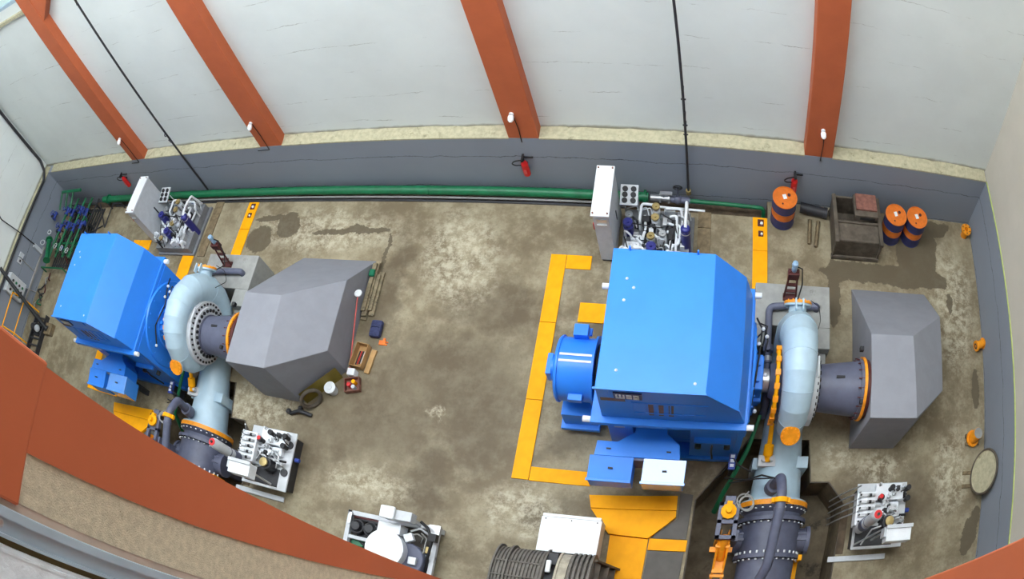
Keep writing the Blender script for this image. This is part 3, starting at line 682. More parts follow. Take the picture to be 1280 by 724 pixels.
for i in range(2):
    for j in range(3):
        p = Vector((-9.06+.18*i, -.88+.13*j, .98)); q = Rx@(p-Vector((-8.97,-.75,.98)))+Vector((-8.97,-.75,.98))
        g1 = MB(); n_ = Rx@Vector((0,0,1)); g1.lathe(q, n_, [(0,.060),(.045,.060),(.045,.048)], 18); gg = g1.build('gauge', 'black', gp)
def pump(x, y, z, r, hgt, m, cap, name='pump_motor'):
    mb = MB(); mb.lathe((x,y,z),(0,0,1),[(0,r*.7),(hgt*.2,r*.7),(hgt*.22,r),(hgt*.8,r),(hgt*.85,r*.8),(hgt,r*.75)],20)
    p = mb.build(name, m, h)
    mb = MB(); mb.lathe((x,y,z+hgt),(0,0,1),[(0,r*.95),(.05,r*.95),(.05,r*.35),(.08,r*.3),(.08,0)],20, cap=False); mb.build('motor_cap', cap, p); return p
pump(-8.97,-1.30,T0,.11,.42,'blue_dark','blue_dark'); pump(-8.44,-1.84,T0,.11,.42,'blue_dark','blue_dark'); pump(-8.40,-.90,T0,.09,.46,'offwhite','brass','filter'); pump(-8.40,-1.14,T0,.09,.42,'offwhite','brass','filter')
pump(-8.98,-1.02,T0,.09,.28,'offwhite','steel','filter'); pump(-8.48,-1.5,T0,.09,.26,'offwhite','brass','filter'); pump(-8.22,-1.52,T0,.08,.4,'white','steel','filter'); pump(-8.97,-1.95,T0,.08,.26,'offwhite','steel','filter'); pump(-8.72,-1.98,T0,.08,.26,'offwhite','brass','filter')
Z = lambda ps: [(x,y,z-.26) for x,y,z in ps]
for pts in ([(-8.42,-.80,.99),(-8.72,-.78,.99),(-8.74,-1.15,.94),(-8.74,-1.2,.62)],[(-8.2,-.80,.9),(-7.85,-.80,.9),(-7.83,-1.0,.7),(-7.85,-1.3,.7)],[(-8.1,-.95,.8),(-7.95,-.95,.86),(-7.93,-1.45,.86),(-7.95,-1.85,.66)],[(-8.9,-1.5,.75),(-8.62,-1.68,.84),(-8.72,-1.42,.79),(-8.85,-1.6,.66)],[(-8.2,-2.05,.7),(-8.1,-1.7,.82),(-8.0,-2.0,.7)],[(-8.3,-1.35,.76),(-8.05,-1.30,.8),(-8.05,-2.0,.76)],[(-8.95,-1.6,.7),(-8.8,-1.8,.85),(-8.62,-1.76,.85),(-8.6,-2.0,.7)],[(-8.66,-.9,.7),(-8.6,-1.3,.85),(-8.68,-1.55,.7)],[(-8.15,-1.15,.85),(-7.85,-1.2,.85),(-7.88,-1.6,.8),(-8.1,-1.65,.7)]):
    MB().tube(Z(pts), .032, 8, bend=.08).build('pipe', 'white', h)
for pts in ([(-8.9,-1.30,1.02),(-8.3,-1.34,.97),(-8.12,-1.25,.88)],[(-8.0,-1.4,.95),(-8.05,-1.8,.88),(-7.95,-2.05,.72)],[(-9.05,-1.5,.8),(-8.95,-1.78,.76),(-8.9,-2.05,.7)],[(-8.15,-1.05,.85),(-8.18,-1.55,.85),(-8.3,-2.05,.72)],[(-8.6,-1.5,.75),(-8.62,-1.85,.75)],[(-8.3,-.95,.9),(-8.0,-1.15,.95),(-7.9,-1.5,.85)],[(-8.75,-1.6,.85),(-8.5,-1.65,.92),(-8.3,-1.75,.85)]):
    MB().tube(Z(pts), .016, 6, bend=.05).build('hose', 'black', h)
for x, y, sx, sy, sz, m in ((-8.04,-1.40,.07,.14,.26,'iron'),(-8.0,-1.12,.06,.06,.28,'iron'),(-8.62,-1.05,.08,.07,.24,'iron'),(-8.2,-1.12,.05,.10,.3,'steel'),(-8.66,-1.70,.12,.09,.16,'white'),(-8.93,-1.66,.10,.09,.14,'white'),(-7.90,-1.88,.07,.12,.18,'steel'),(-8.1,-2.03,.05,.05,.18,'white'),(-8.3,-2.06,.05,.04,.16,'white'),(-7.88,-.85,.06,.06,.18,'steel'),(-8.12,-.78,.12,.04,.2,'offwhite'),(-8.22,-1.72,.06,.05,.22,'iron'),(-8.8,-1.42,.06,.05,.2,'steel'),(-8.6,-1.32,.05,.05,.25,'black'),(-7.9,-2.08,.06,.04,.14,'iron'),(-9.03,-1.15,.04,.05,.2,'black')):
    MB().box((x-sx,y-sy,T0),(x+sx,y+sy,T0+sz)).build('valve_block', m, h, bevel=.01)
rnd = random.Random(11)
for i in range(44):
    x = -9.06+1.28*rnd.random(); y = -2.10+1.32*rnd.random(); k = i % 4; zz = T0; m_ = ('white','white','black','offwhite','white','iron','white','steel','blue_dark' if i%3==0 else 'white')[i%9]
    mb = MB()
    if k == 0: mb.box((x-.045,y-.045,zz),(x+.045,y+.045,zz+.1+.2*rnd.random()))
    elif k == 1: mb.tube([(x,y,zz),(x,y+.02,zz+.26),(x+.14,y-.1,zz+.27),(x+.15,y-.12,zz)],.024,8,bend=.05)
    elif k == 2: mb.lathe((x,y,zz),(0,0,1),[(0,.05),(.2,.05),(.21,.06),(.27,.06),(.28,.02),(.33,.02)],14)
    else: mb.tube([(x-.12,y,zz+.2),(x+.1,y+.05,zz+.24),(x+.16,y-.12,zz+.1)],.014,6,bend=.04)
    mb.build('fitting', m_, h)
MB().tube([(-7.84,-2.0,.36),(-7.84,-2.06,.62),(-7.86,-2.12,.36)], .05, 10, bend=.08).build('white_elbow', 'white', h)
# ---- governor unit near the pit
q = unit('governor_unit', 'white governor oil unit with valve rows beside the pit @', 'hydraulic unit', (-3.0,-7.4,0))
mb = MB(); mb.box((-3.56,-7.9,.06),(-2.44,-6.68,.58)); mb.build('oil_tank', 'iron', q, bevel=.008)  # black iron box stands in for the shade under the open skid
mb = MB(); mb.box((-3.60,-7.50,.57),(-2.38,-6.60,.62)); mb.box((-2.62,-7.98,.57),(-2.38,-7.50,.62)); mb.build('top_plate', 'offwhite', q, bevel=.006)
mb = MB(); mb.box((-3.60,-7.98,.57),(-2.62,-7.92,.62)); mb.box((-3.60,-7.92,.57),(-3.54,-7.5,.62)); mb.build('side_frame', 'steel', q)
mb = MB(); mb.box((-3.66,-7.52,.62),(-3.22,-6.84,.92)); mf = mb.build('manifold', 'white', q, bevel=.01)
for i in range(5):
    y = -7.46+.135*i; mb = MB(); mb.box((-3.62,y-.03,.92),(-3.45,y+.03,1.0)); mb.cyl((-3.45,y,.96),(-3.26,y,.96),.032,n=10); mb.build('solenoid_valve', 'steel', mf)
    mb = MB(); mb.cyl((-3.40,y,.96),(-3.34,y,.96),.036,n=10); mb.cyl((-3.60,y,1.0),(-3.60,y,1.03),.02,n=8); mb.build('solenoid_coil', 'black', mf)
mb = MB(); mb.box((-3.2,-7.0,.62),(-2.52,-6.66,.8)); mb.box((-3.18,-7.22,.62),(-2.6,-7.04,.76)); mb.build('valve_block', 'white', q, bevel=.01)
rnd = random.Random(3)
for i in range(34):
    x = -3.16+.70*rnd.random(); y = -6.66-.74*rnd.random(); zz = .78 if y > -7.0 else .74; k = i % 4
    mb = MB()
    if k == 0: mb.box((x-.04,y-.05,zz-.12),(x+.04,y+.05,zz+.08+.08*rnd.random())); mb.cyl((x,y-.02,zz),(x,y-.02,zz+.2),.02,n=8)
    elif k == 1: mb.cyl((x-.09,y,zz+.05),(x+.07,y,zz+.05),.028,n=10)
    elif k == 2: mb.lathe((x,y,zz-.1),(0,0,1),[(0,.04),(.14,.04),(.15,.025),(.22,.025)],12)
    else: mb.tube([(x,y,zz-.05),(x,y+.03,zz+.12),(x+.1,y-.06,zz+.12),(x+.1,y-.08,zz-.05)],.014,6,bend=.03)
    mb.build('valve', ('steel','offwhite','steel','iron','black','steel','white')[i%7], q)
for p in ((-2.86,-6.78),(-2.46,-6.8),(-2.46,-7.02),(-3.1,-6.98)): MB().lathe((p[0],p[1],.8),(0,0,1),[(0,.05),(.14,.05),(.16,.065),(.22,.06)],14).build('pressure_switch', 'black', q)
MB().lathe((-3.12,-6.96,.9),(0,0,1),[(0,.05),(.12,.05),(.13,.03)],14).build('red_cap', 'red', q)
mb = MB(); mb.cyl((-3.50,-7.56,.6),(-3.50,-7.56,1.85),.115,n=24); mb.lathe((-3.50,-7.56,1.85),(0,0,1),[(0,.115),(.1,.115),(.19,.09),(.2,.045)],24); ab = mb.build('accumulator_bottle', 'offwhite', q)
mb = MB(); mb.lathe((-3.50,-7.56,2.045),(0,0,1),[(0,.085),(.01,.08),(.01,.055)],20); mb.build('red_ring', 'red', ab); 
mb = MB(); mb.cyl((-3.50,-7.56,2.05),(-3.50,-7.56,2.09),.03,n=10); mb.build('gas_valve', 'iron', ab)
mb = MB(); mb.lathe((-3.50,-7.56,1.35),(0,0,1),[(0,.12),(.03,.12)],24); mb.lathe((-3.50,-7.56,.95),(0,0,1),[(0,.13),(.25,.13)],24); mb.build('band', 'dgrey', ab)
mb = MB(); mb.box((-3.16,-8.04,1.42),(-2.60,-7.74,1.72)); jb = mb.build('junction_box', 'white', q, bevel=.01)
mb = MB(); mb.box((-3.18,-7.79,1.72),(-2.58,-7.72,1.77)); mb.box((-3.22,-7.94,1.46),(-3.16,-7.76,1.70)); mb.build('box_hood', 'offwhite', jb)
mb = MB(); mb.tube([(-3.18,-7.82,.6),(-3.18,-7.82,1.66),(-2.9,-7.74,1.7)], .025, 6); mb.tube([(-2.7,-7.9,.6),(-2.7,-7.88,1.45)], .025, 6); mb.tube([(-3.58,-7.9,.62),(-3.1,-7.72,1.70)], .022, 6); mb.build('post', 'steel', q)
mb = MB(); mb.lathe((-2.86,-7.48,.62),(0,0,1),[(0,.15),(.12,.16),(.3,.14),(.3,.09),(.36,.09)],20); pm = mb.build('pump_motor', 'iron', q); MB().lathe((-2.86,-7.48,.98),(0,0,1),[(0,.10),(.05,.10),(.06,0)],18,cap=False).build('motor_cap', 'brass', pm)
mb = MB()
for y in (-6.9,-7.55): mb.cyl((-2.5,y,.62),(-2.5,y,.66),.09,n=18)
mb.build('tank_lid', 'iron', q)
mb = MB(); mb.tube([(-3.3,-7.5,.7),(-3.1,-7.3,.85),(-2.95,-7.3,.8)], .03, 8); mb.tube([(-2.7,-7.5,.7),(-2.62,-7.25,.8),(-2.75,-7.1,.75)], .02, 8); mb.tube([(-3.4,-7.9,.7),(-3.2,-7.6,.8),(-3.0,-7.55,.85)], .02, 8); mb.build('pipe', 'steel', q)
mb = MB(); mb.cyl((-2.36,-7.18,.5),(-2.25,-7.18,.5),.05,n=12); mb.build('sight_plug', 'blue_valve', q)
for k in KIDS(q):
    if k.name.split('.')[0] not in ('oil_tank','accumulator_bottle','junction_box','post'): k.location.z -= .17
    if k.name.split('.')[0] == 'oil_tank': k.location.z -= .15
for i in range(5):
    y = -7.24+.13*i
    MB().tube([(-3.60,y,.80),(-3.85,y-.03,.35),(-3.95,y-.04,.06),(-4.05,y-.05,-.4)], .016, 6, bend=.1).build('hydraulic_pipe', 'steel', q)
o = MB().box((-4.0,-8.17,0),(-2.62,-8.05,.06)).build('channel_beam', 'offwhite', None, bevel=.01)
UN.append((tag(o, 'flat pale steel channel on the floor by the governor unit '+WH[0], 'steel channel'), 'flat pale steel channel on the floor by the governor unit @'))
o = MB().box((-3.84,-8.0,0),(-3.66,-6.95,.02)).build('trench_plate', 'trench', None)
UN.append((tag(o, 'narrow brown plate between pit rim and governor unit '+WH[0], 'plate'), 'narrow brown plate between pit rim and governor unit @'))
# ---- green pipe leaning out of the pit, orange blow valve
o = MB(); o.tube([(-5.94,-5.32,.82),(-6.11,-5.95,.60),(-6.47,-6.72,.10),(-6.57,-6.98,-.5)], [.035,.045,.05,.06], 10); o = o.build('green_pipe', 'green', None)
UN.append((tag(o, 'slanting green pipe running into the pit beside the generator '+WH[0], 'pipe'), 'slanting green pipe running into the pit beside the generator @'))
# small instrument cluster by the pit
s = unit('instrument_bracket', 'small blue instrument box between generator and inlet cone @', 'instrument', (-6.15,-6.2,0))
MB().box((-6.42,-6.34,.0),(-6.36,-6.09,.55)).build('post', 'iron', s); MB().box((-6.46,-6.36,.55),(-6.32,-6.04,.63)).build('blue_case', 'blue_valve', s, bevel=.01)
mb = MB()
for i in range(3): mb.box((-6.43,-6.31+.09*i,.63),(-6.35,-6.25+.09*i,.645))
mb.build('button_strip', 'white', s)
mb = MB(); mb.tube([(-6.42,-6.2,.4),(-6.55,-6.35,.2),(-6.65,-6.40,.03)], .012, 6); mb.tube([(-6.38,-6.14,.62),(-6.25,-6.3,.72),(-6.0,-6.40,.66)], .016, 6); mb.build('cable', 'black', s)
# ---- yellow and dark floor covers
def cover(label, pts, m='yellow', h=.03, g='yellow floor covers', seams=()):
    o = MB().prism([(x,y,.003) for x,y in pts], (0,0,h)).build('floor_cover', m, None, bevel=.006)
    tag(o, label.replace('@', WH[0]), 'floor cover', g); UN.append((o, label)); return o
def rect(x0,y0,x1,y1): return [(x0,y0),(x1,y0),(x1,y1),(x0,y1)]
cover('yellow floor plate at the wall end of the long walkway @', rect(-10.65,-3.32,-10.31,-1.72))
cover('yellow floor plate in the middle of the long walkway @', rect(-10.65,-5.02,-10.31,-3.33))
cover('yellow floor plate at the pit end of the long walkway @', rect(-10.65,-6.70,-10.31,-5.03))
cover('short yellow floor plate leading from the walkway to the cabinet @', rect(-10.30,-2.05,-9.76,-1.72))
cover('yellow floor plate running under the generator side @', rect(-9.87,-3.27,-8.9,-2.83))
cover('yellow floor plate from the walkway to the terminal box @', rect(-10.30,-6.71,-9.1,-6.42))
a_ = cover('yellow floor plate with two sockets near the far wall @', rect(-6.22,-1.32,-5.87,-.47))
cover('yellow floor plate running up to the concrete pedestal @', rect(-6.22,-2.5,-5.87,-1.33))
cover('yellow floor plate crossing beside the oil unit and generator hood @', rect(-8.08,-3.1,-7.62,-2.1))
cover('wide yellow floor plate under the terminal box @', [(-9.07,-6.90),(-7.36,-6.80),(-7.34,-7.10),(-9.0,-7.16)], h=.10)
cover('tapering yellow floor plate in front of the terminal box @', [(-9.0,-7.17),(-7.34,-7.11),(-7.33,-7.24),(-7.80,-7.70),(-8.58,-7.66)], h=.10)
cover('narrow yellow floor plate leading away from the terminal box @', [(-8.55,-7.67),(-7.80,-7.71),(-7.79,-9.6),(-8.48,-9.6)])
cover('small yellow bridge plate beside the pit edge @', rect(-7.78,-7.93,-7.03,-7.69), h=.034)
cover('dark steel floor plate between bridge plate and generator @', [(-7.32,-6.72),(-7.06,-6.75),(-7.06,-7.68),(-7.76,-7.68),(-7.30,-7.26)], 'plate', .02, 'dark floor covers')
cover('dark steel floor plate beyond the bridge plate @', rect(-7.77,-9.6,-7.06,-7.94), 'plate', .02, 'dark floor covers')
for (y, r, nm) in ((-.62,.075,'large'),(-.90,.06,'small')):
    s = unit('floor_socket', nm+' dark floor socket with white plug in the yellow strip @', 'socket', (-6.03,y,.034))
    MB().box((-6.03-r,y-r*1.2,.034),(-6.03+r,y+r*1.2,.06)).build('frame', 'maroon', s, bevel=.01); MB().lathe((-6.01,y-.02,.06),(0,0,1),[(0,r*.5),(.03,r*.45),(.035,0)],12,cap=False).build('plug', 'white', s)
cover('brown wooden trench board beside the oil unit @', rect(-7.50,-2.2,-7.20,-.85), 'wood', .03, 'trench boards')
cover('short wooden trench board against the wall pipes @', rect(-7.50,-.84,-7.20,-.43), 'wood', .03, 'trench boards')
# ---- the twin set
for o, lab in UN:
    if lab is None: continue
    c = dup(o, DX); c['label'] = lab.replace('@', WH[1]); x = list(c['_o']); x[0] += DX; c['_o'] = tuple(x)
# ================================================================== THINGS THAT STAND ALONE
def wall_pipe(name, label, pts, r, m, cat='pipe', bend=.15, n=12, extra=None):
    if not extra: return tag(MB().tube(pts, r, n, bend=bend).build(name, m, None), label, cat)
    t = thing(name, label, cat, (pts[0][0], pts[0][1], min(p[2] for p in pts)))
    a = MB().tube(pts, r, n, bend=bend).build('pipe_run', m, t)
    if extra:
        for nm, mm, mb in extra(): mb.build(nm, mm, t)
    return t
def rings(pts, r, w, d):
    mb = MB()
    for p in pts: mb.lathe(p, d, [(0,r),(w,r)], 16)
    return mb
wall_pipe('green_pipe', 'long thick green pipe along the foot of the far wall', [(-26.2,-.22,.16),(-8.65,-.22,.16)], .112, 'green', n=18, bend=0,
    extra=lambda: [('pipe_flange','green',rings([(-8.75,-.22,.16),(-9.05,-.22,.16),(-25.9,-.22,.16)],.165,.05,(1,0,0))), ('pipe_strap','green',rings([(-22.5+2.9*i,-.22,.16) for i in range(5)],.12,.04,(1,0,0)))])
wall_pipe('thin_pipe', 'thin black pipe lying in the wall trench below the green pipe', [(-25.5,-.38,-.06),(-9.2,-.38,-.06)], .04, 'iron', bend=0)
wall_pipe('thin_pipe', 'thin pale pipe lying behind the black trench pipe', [(-24.5,-.30,-.02),(-9.5,-.30,-.02)], .03, 'hose', bend=0)
def valvework():
    a = MB(); a.cyl((-8.6,-.22,.16),(-8.2,-.22,.16),.07); a.lathe((-8.4,-.22,.16),(1,0,0),[(0,.11),(.04,.11)],16); a.lathe((-8.2,-.22,.16),(1,0,0),[(0,.11),(.04,.11)],16); a.cyl((-8.3,-.22,.16),(-8.3,-.22,.36),.03); a.box((-8.38,-.26,.34),(-8.1,-.18,.38))
    b = MB(); b.cyl((-8.15,-.22,.14),(-7.7,-.22,.12),.08); b.cyl((-7.98,-.2,.12),(-7.98,-.14,.45),.025); b.sph((-7.98,-.22,.14),.11,12)
    c = MB(); c.torus((-7.98,-.13,.47),(0,.5,.86),.10,.014,24,6); c.box((-8.07,-.14,.46),(-7.89,-.12,.48))
    return [('valve_body','steel',a),('valve_body','dgrey',b),('handwheel','black',c)]
wall_pipe('green_pipe', 'slim green pipe continuing past the valves towards the drums', [(-7.72,-.22,.12),(-6.1,-.22,.06),(-5.95,-.22,.02),(-5.95,-.30,-.25)], .05, 'green', extra=valvework)
wall_pipe('white_pipe', 'short white pipe beside the small wall valve', [(-8.55,-.40,.08),(-7.35,-.40,.02)], .028, 'white', bend=0)
def clips(x, zs, d=1):
    mb = MB()
    for z in zs: mb.torus((x,-.05,z),(1,0,0),.05,.014,12,6)
    return mb
def brackets(x, zs):
    mb = MB()
    for z in zs: mb.box((x-.05,-.085,z-.012),(x+.05,-.06,z+.012)); mb.cyl((x,-.06,z),(x,.298 if z > DADO else -.002,z),.01,n=6)
    return mb
wall_pipe('conduit', 'black vertical conduit on the far wall above the oil unit', [(-7.74,-.07,0.15),(-7.72,-.07,9.5)], .028, 'iron', bend=0,
    extra=lambda: [('ring_clip','iron',clips(-7.73,[3.05])),('bracket','iron',brackets(-7.73,[2.6,2.3,3.4])),('coupling','brass',rings([(-7.74,-.07,.2)],.06,.12,(0,0,1)))])
wall_pipe('conduit', 'black vertical conduit on the far wall between two close columns', [(-20.95,-.035,.05),(-20.8,-.035,9.6)], .030, 'iron', bend=0,
    extra=lambda: [('ring_clip','iron',clips(-20.92,[2.9])),('bracket','iron',MB().tube([(-20.9,-.07,2.55),(-20.6,-.3,2.95)],.018,6).tube([(-20.81,-.07,8.6),(-20.45,-.25,8.95)],.02,6))])
wall_pipe('conduit', 'thick black conduit down the far corner and along the pipe rack wall', [(X0-.18,.16,9.4),(X0-.18,.16,2.45),(X0-.05,-.05,2.10),(X0+.07,-.4,1.95),(X0+.07,-7,1.94)], .06, 'iron', n=10)
# column lamps with their flex
for x, z, lab in ((-11.28,2.70,'in the middle of the far wall, above the extinguisher'),(-4.74,2.78,'on the column above the orange drums'),(-17.78,2.87,'on the column behind the faceted block'),(-23.05,3.0,'on the column beside the pipe rack')):
    t = thing('column_lamp', 'small white lamp '+lab, 'lamp', (x,-.02,z), 'column lamps')
    MB().lathe((x,0,z),(0,-1,0),[(0,.05),(.05,.05)],14).build('base', 'white', t)
    MB().lathe((x,-.05,z),(0,-.8,-.4),[(0,.045),(.03,.065),(.11,.06),(.15,.03),(.155,0)],14,cap=False).build('shade', 'lampglow', t)
    MB().tube([(x+.02,-.01,z),(x+.05,-.015,z-.5),(x+.03,-.015,DADO-.12)]+([(x-.35,-.012,DADO-.13)] if x < -15 else []), .010, 5).build('flex', 'black', t)
# fire extinguishers on the dado
for x, z, lab in ((-11.31,.70,'on the grey dado under the middle column'),(-5.27,.66,'on the grey dado behind the single orange drum'),(-24.28,.70,'on the grey dado near the pipe rack')):
    t = thing('fire_extinguisher', 'red fire extinguisher '+lab, 'fire extinguisher', (x,-.11,z), 'fire extinguishers')
    MB().lathe((x,-.11,z),(0,0,1),[(0,.07),(.02,.078),(.40,.078),(.47,.05),(.52,.028)],18).build('cylinder', 'red', t)
    MB().box((x-.035,-.192,z+.12),(x+.03,-.186,z+.26)).build('instruction_label', mat('pale_red_label', (222,90,90), .5), t)
    MB().cyl((x,-.11,z+.52),(x,-.11,z+.58),.03).box((x-.03,-.2,z+.57),(x+.03,-.04,z+.60)).box((x-.02,-.2,z+.62),(x+.02,-.02,z+.645)).build('valve_head', 'black', t)
    MB().tube([(x,-.14,z+.57),(x-.18,-.2,z+.60),(x-.26,-.16,z+.45),(x-.2,-.14,z+.36),(x-.06,-.14,z+.38)], .015, 8, bend=.1).build('hose', 'black', t)
    MB().box((x-.05,-.06,z+.3),(x+.05,0,z+.34)).box((x-.02,-.03,z+.5),(x+.2,0,z+.53)).build('wall_mount', 'black', t)
# drums
for x, y, lab in ((-5.50,-.45,'standing alone below the fire extinguisher'),(-2.63,-.60,'touching the old crate, the inner one of a pair'),(-2.02,-.60,'the outer one of a pair, towards the corner')):
    t = thing('oil_drum', 'orange and blue oil drum '+lab, 'drum', (x,y,0), 'oil drums')
    MB().lathe((x,y,0),(0,0,1),[(0,.28),(.01,.295),(.03,.295),(.03,.285),(.29,.285),(.30,.295),(.32,.285)],36).build('lower_shell', 'drum_blue', t)
    MB().lathe((x,y,.32),(0,0,1),[(0,.284),(.24,.284)],36).build('middle_band', 'drum_orange', t)
    MB().lathe((x,y,.56),(0,0,1),[(0,.285),(.015,.295),(.03,.285),(.29,.285)],36).build('upper_shell', 'drum_blue', t)
    lid = MB().lathe((x,y,.85),(0,0,1),[(0,.292),(.03,.296),(.03,.278),(.015,.276),(.015,0)],36,cap=False).build('lid', 'drum_orange', t)
    MB().lathe((x+.10,y+.08,.865),(0,0,1),[(0,.04),(.015,.04),(.015,.025),(.012,0)],14,cap=False).lathe((x-.06,y-.16,.865),(0,0,1),[(0,.022),(.01,.022)],10).build('bung', 'maroon', lid)
    MB().box((x-.05,y-.03,.866),(x+.04,y+.09,.868), Matrix.Rotation(.3,3,'Z')).build('paper_label', 'white', lid)
# old crate
t = thing('steel_crate', 'greasy old open steel crate by the far wall between drums', 'crate', (-3.68,-.8,0))
cx0, cx1, cy0, cy1, hz = -4.28, -3.06, -1.36, -.14, .72
mb = MB(); mb.box((cx0,cy0,.05),(cx1,cy1,.10)); mb.box((cx0,cy0,.05),(cx0+.05,cy1,hz)); mb.box((cx1-.05,cy0,.05),(cx1,cy1,hz)); mb.box((cx0,cy1-.05,.05),(cx1,cy1,hz)); mb.box((cx0+.05,cy0+.05,.05),(cx1-.05,cy0+.09,hz)); mb.build('shell', 'rusty', t, bevel=.006)
MB().box((cx0-.02,cy0-.02,.0),(cx1+.02,cy0+.10,.08)).box((cx0-.02,cy1-.1,0),(cx1+.02,cy1+.02,.08)).box((cx0-.02,cy0-.02,.66),(cx0+.08,cy1+.02,.76)).box((cx1-.08,cy0-.02,.66),(cx1+.02,cy1+.02,.76)).box((cx0-.02,cy0-.02,.1),(cx1+.02,cy0+.02,.14)).build('rim', 'rusty', t, bevel=.01)
MB().box((cx0+.08,cy0+.04,.66),(cx1-.08,-.82,.70)).box((cx0+.08,-.86,.66),(cx1-.08,-.80,.74)).build('deck', 'rusty', t, bevel=.006)
t = thing('drawer_box', 'rusty red topped drawer box lying in the open crate', 'box', (-3.45,-.48,.765))
MB().box((-3.78,-.78,.765),(-3.16,-.21,.94)).build('carcass', 'rusty', t, bevel=.01); MB().box((-3.74,-.64,.94),(-3.19,-.22,1.0)).build('top_plate', 'rust', t, bevel=.006); MB().box((-3.64,-.79,.80),(-3.24,-.775,.88)).build('opening', 'black', t)
o = MB().sph((-4.02,-.62,.17),.10,12,(1.2,1,.6)).sph((-3.94,-.55,.155),.08,10,(1,1.2,.6)).build('rag', 'offwhite', None); tag(o, 'crumpled pale rag in the open corner of the steel crate', 'rag')
o = MB().tube([(-5.04,-.16,.13),(-4.40,-.26,.13)],.125,18).lathe((-4.86,-.19,.13),(1,-.15,0),[(0,.13),(.04,.13)],18).lathe((-4.45,-.25,.13),(1,-.15,0),[(0,.14),(.1,.14),(.1,.11)],18).build('gas_cylinder', 'iron', None); tag(o, 'dusty black gas cylinder lying along the far wall by the crate', 'gas cylinder')
for a, b, lab in (((-4.80,-.42),(-4.84,-1.06),'shorter left end timber lying on the floor under the gas cylinder'),((-4.58,-.44),(-4.68,-1.12),'slanting timber on the floor touching the gas cylinder end')):
    a = Vector((*a,.04)); b = Vector((*b,.04)); o = MB().tube([a,b],.05,4).build('timber', 'wood', None); tag(o, lab.replace('shorter left end','straight'), 'timber', 'loose timbers')
# orange fittings and blind disc at the right wall
t = thing('pipe_fitting', 'small orange flanged fitting in the far corner by the drums', 'pipe fitting', (-.22,-.36,0), 'orange fittings')
MB().lathe((-.22,-.36,0),(0,0,1),[(0,.10),(.25,.10),(.25,.16),(.30,.16),(.30,.06),(.2,.05)],24).build('body', 'orange', t); MB().bolts((-.22,-.36,.30),(0,0,1),.12,6,.018,.012).build('bolt_hole', 'black', t)
t = thing('pipe_fitting', 'orange stub pipe lying against the wall base, halfway along', 'pipe fitting', (-.16,-3.35,0), 'orange fittings')
MB().lathe((-.28,-3.40,.13),(.9,.3,0),[(0,.07),(0,.13),(.05,.13),(.05,.10),(.24,.10),(.24,.13),(.28,.13)],24).build('body', 'orange', t); MB().lathe((-.285,-3.402,.13),(.9,.3,0),[(0,.07),(.01,.0)],20,cap=False).build('bore', 'iron', t)
t = thing('pipe_fitting', 'orange flanged stub standing on two battens near the round disc', 'pipe fitting', (-.40,-5.60,0), 'orange fittings')
MB().lathe((-.42,-5.60,.06),(.15,.1,1),[(0,.2),(.04,.2),(.04,.14),(.32,.14),(.32,.10),(.1,.1)],28).build('body', 'orange', t); MB().lathe((-.375,-5.57,.37),(.15,.1,1),[(0,.135),(.012,.135),(.012,.10)],24).build('gasket', 'hose', t)
for y in (-5.70,-5.52): MB().box((-.62,y-.04,0),(-.2,y+.04,.06)).build('batten', 'wood', t)
t = thing('round_disc', 'large pale round blind disc leaning on the drum side wall', 'disc', (-.24,-6.5,0))
c = Vector((-.19,-6.50,.50)); d = Vector((-.93,0,.36)); d.normalize()
MB().lathe(c,d,[(0,0),(0,.50),(.05,.50),(.05,.46),(.03,.45),(.03,0)],48,cap=False).build('face', 'lip', t); MB().torus(c+d*.035,d,.49,.03,48,8).build('rim', 'rusty', t)
for i, (y0, y1) in enumerate(((-6.72,-6.64),(-6.42,-6.34))): MB().box((-.66,y0,0),(-.40,y1,.04)).build('batten', 'wood', t)
# ---- pipe rack in the far corner
def gate_valve(t, p, d, r, up=(0,0,1), wheel='blue_valve', bodym='blue_valve', parent=None):
    p = Vector(p); d = Vector(d).normalized(); up = Vector(up).normalized()
    b = MB(); b.lathe(p-d*.14,d,[(0,r*1.7),(.03,r*1.7),(.03,r),(.25,r),(.25,r*1.7),(.28,r*1.7)],14); b.cyl(p,p+up*.2,r*.5,n=8); vb = b.build('valve_body', bodym, t)
    w = MB(); w.torus(p+up*.22,up,.095,.014,20,6); x = up.cross(d); w.cyl(p+up*.22-x*.09,p+up*.22+x*.09,.01,n=6); w.build('handwheel', wheel, vb)
t = thing('pipe_rack', 'rack of parallel green pipes with blue valves in the far corner', 'pipe rack', (-27.2,-1.6,0)); t_rack = t
for i, x in enumerate((-27.95,-27.5,-27.0,-26.55)):
    MB().tube([(x,-.35,.50),(x,-2.7,.50)],.05,10).build('green_pipe', 'green', t)
    gate_valve(t, (x,-.85-.1*(i%2),.5),(0,1,0),.06); gate_valve(t, (x,-1.55+.1*(i%2),.5),(0,1,0),.06)
    if i: gate_valve(t, (x,-2.3-.08*i,.5),(0,1,0),.06, wheel='offwhite', bodym='green')
for i, x in enumerate((-27.75,-26.8,-26.3)): MB().tube([(x,-.3,.34),(x,-2.2,.34)],.035,8).build('thin_pipe', 'iron', t)
MB().tube([(-28.3,-.30,.95),(-27.0,-.28,.95)],.06,10).tube([(-28.3,-.30,.95),(-28.3,-.9,.70)],.04,8).tube([(-27.9,-.30,.95),(-27.9,-.85,.70)],.04,8).tube([(-27.5,-.30,.95),(-27.5,-.85,.70)],.04,8).build('header_pipe', 'green', t)
for y in (-.55,-1.3,-2.1):
    MB().box((-28.2,y-.03,.38),(-26.2,y+.03,.43)).box((-28.15,y-.03,0),(-28.1,y+.03,.4)).box((-26.3,y-.03,0),(-26.25,y+.03,.4)).build('support', 'green' if y<-2 else 'iron', t)
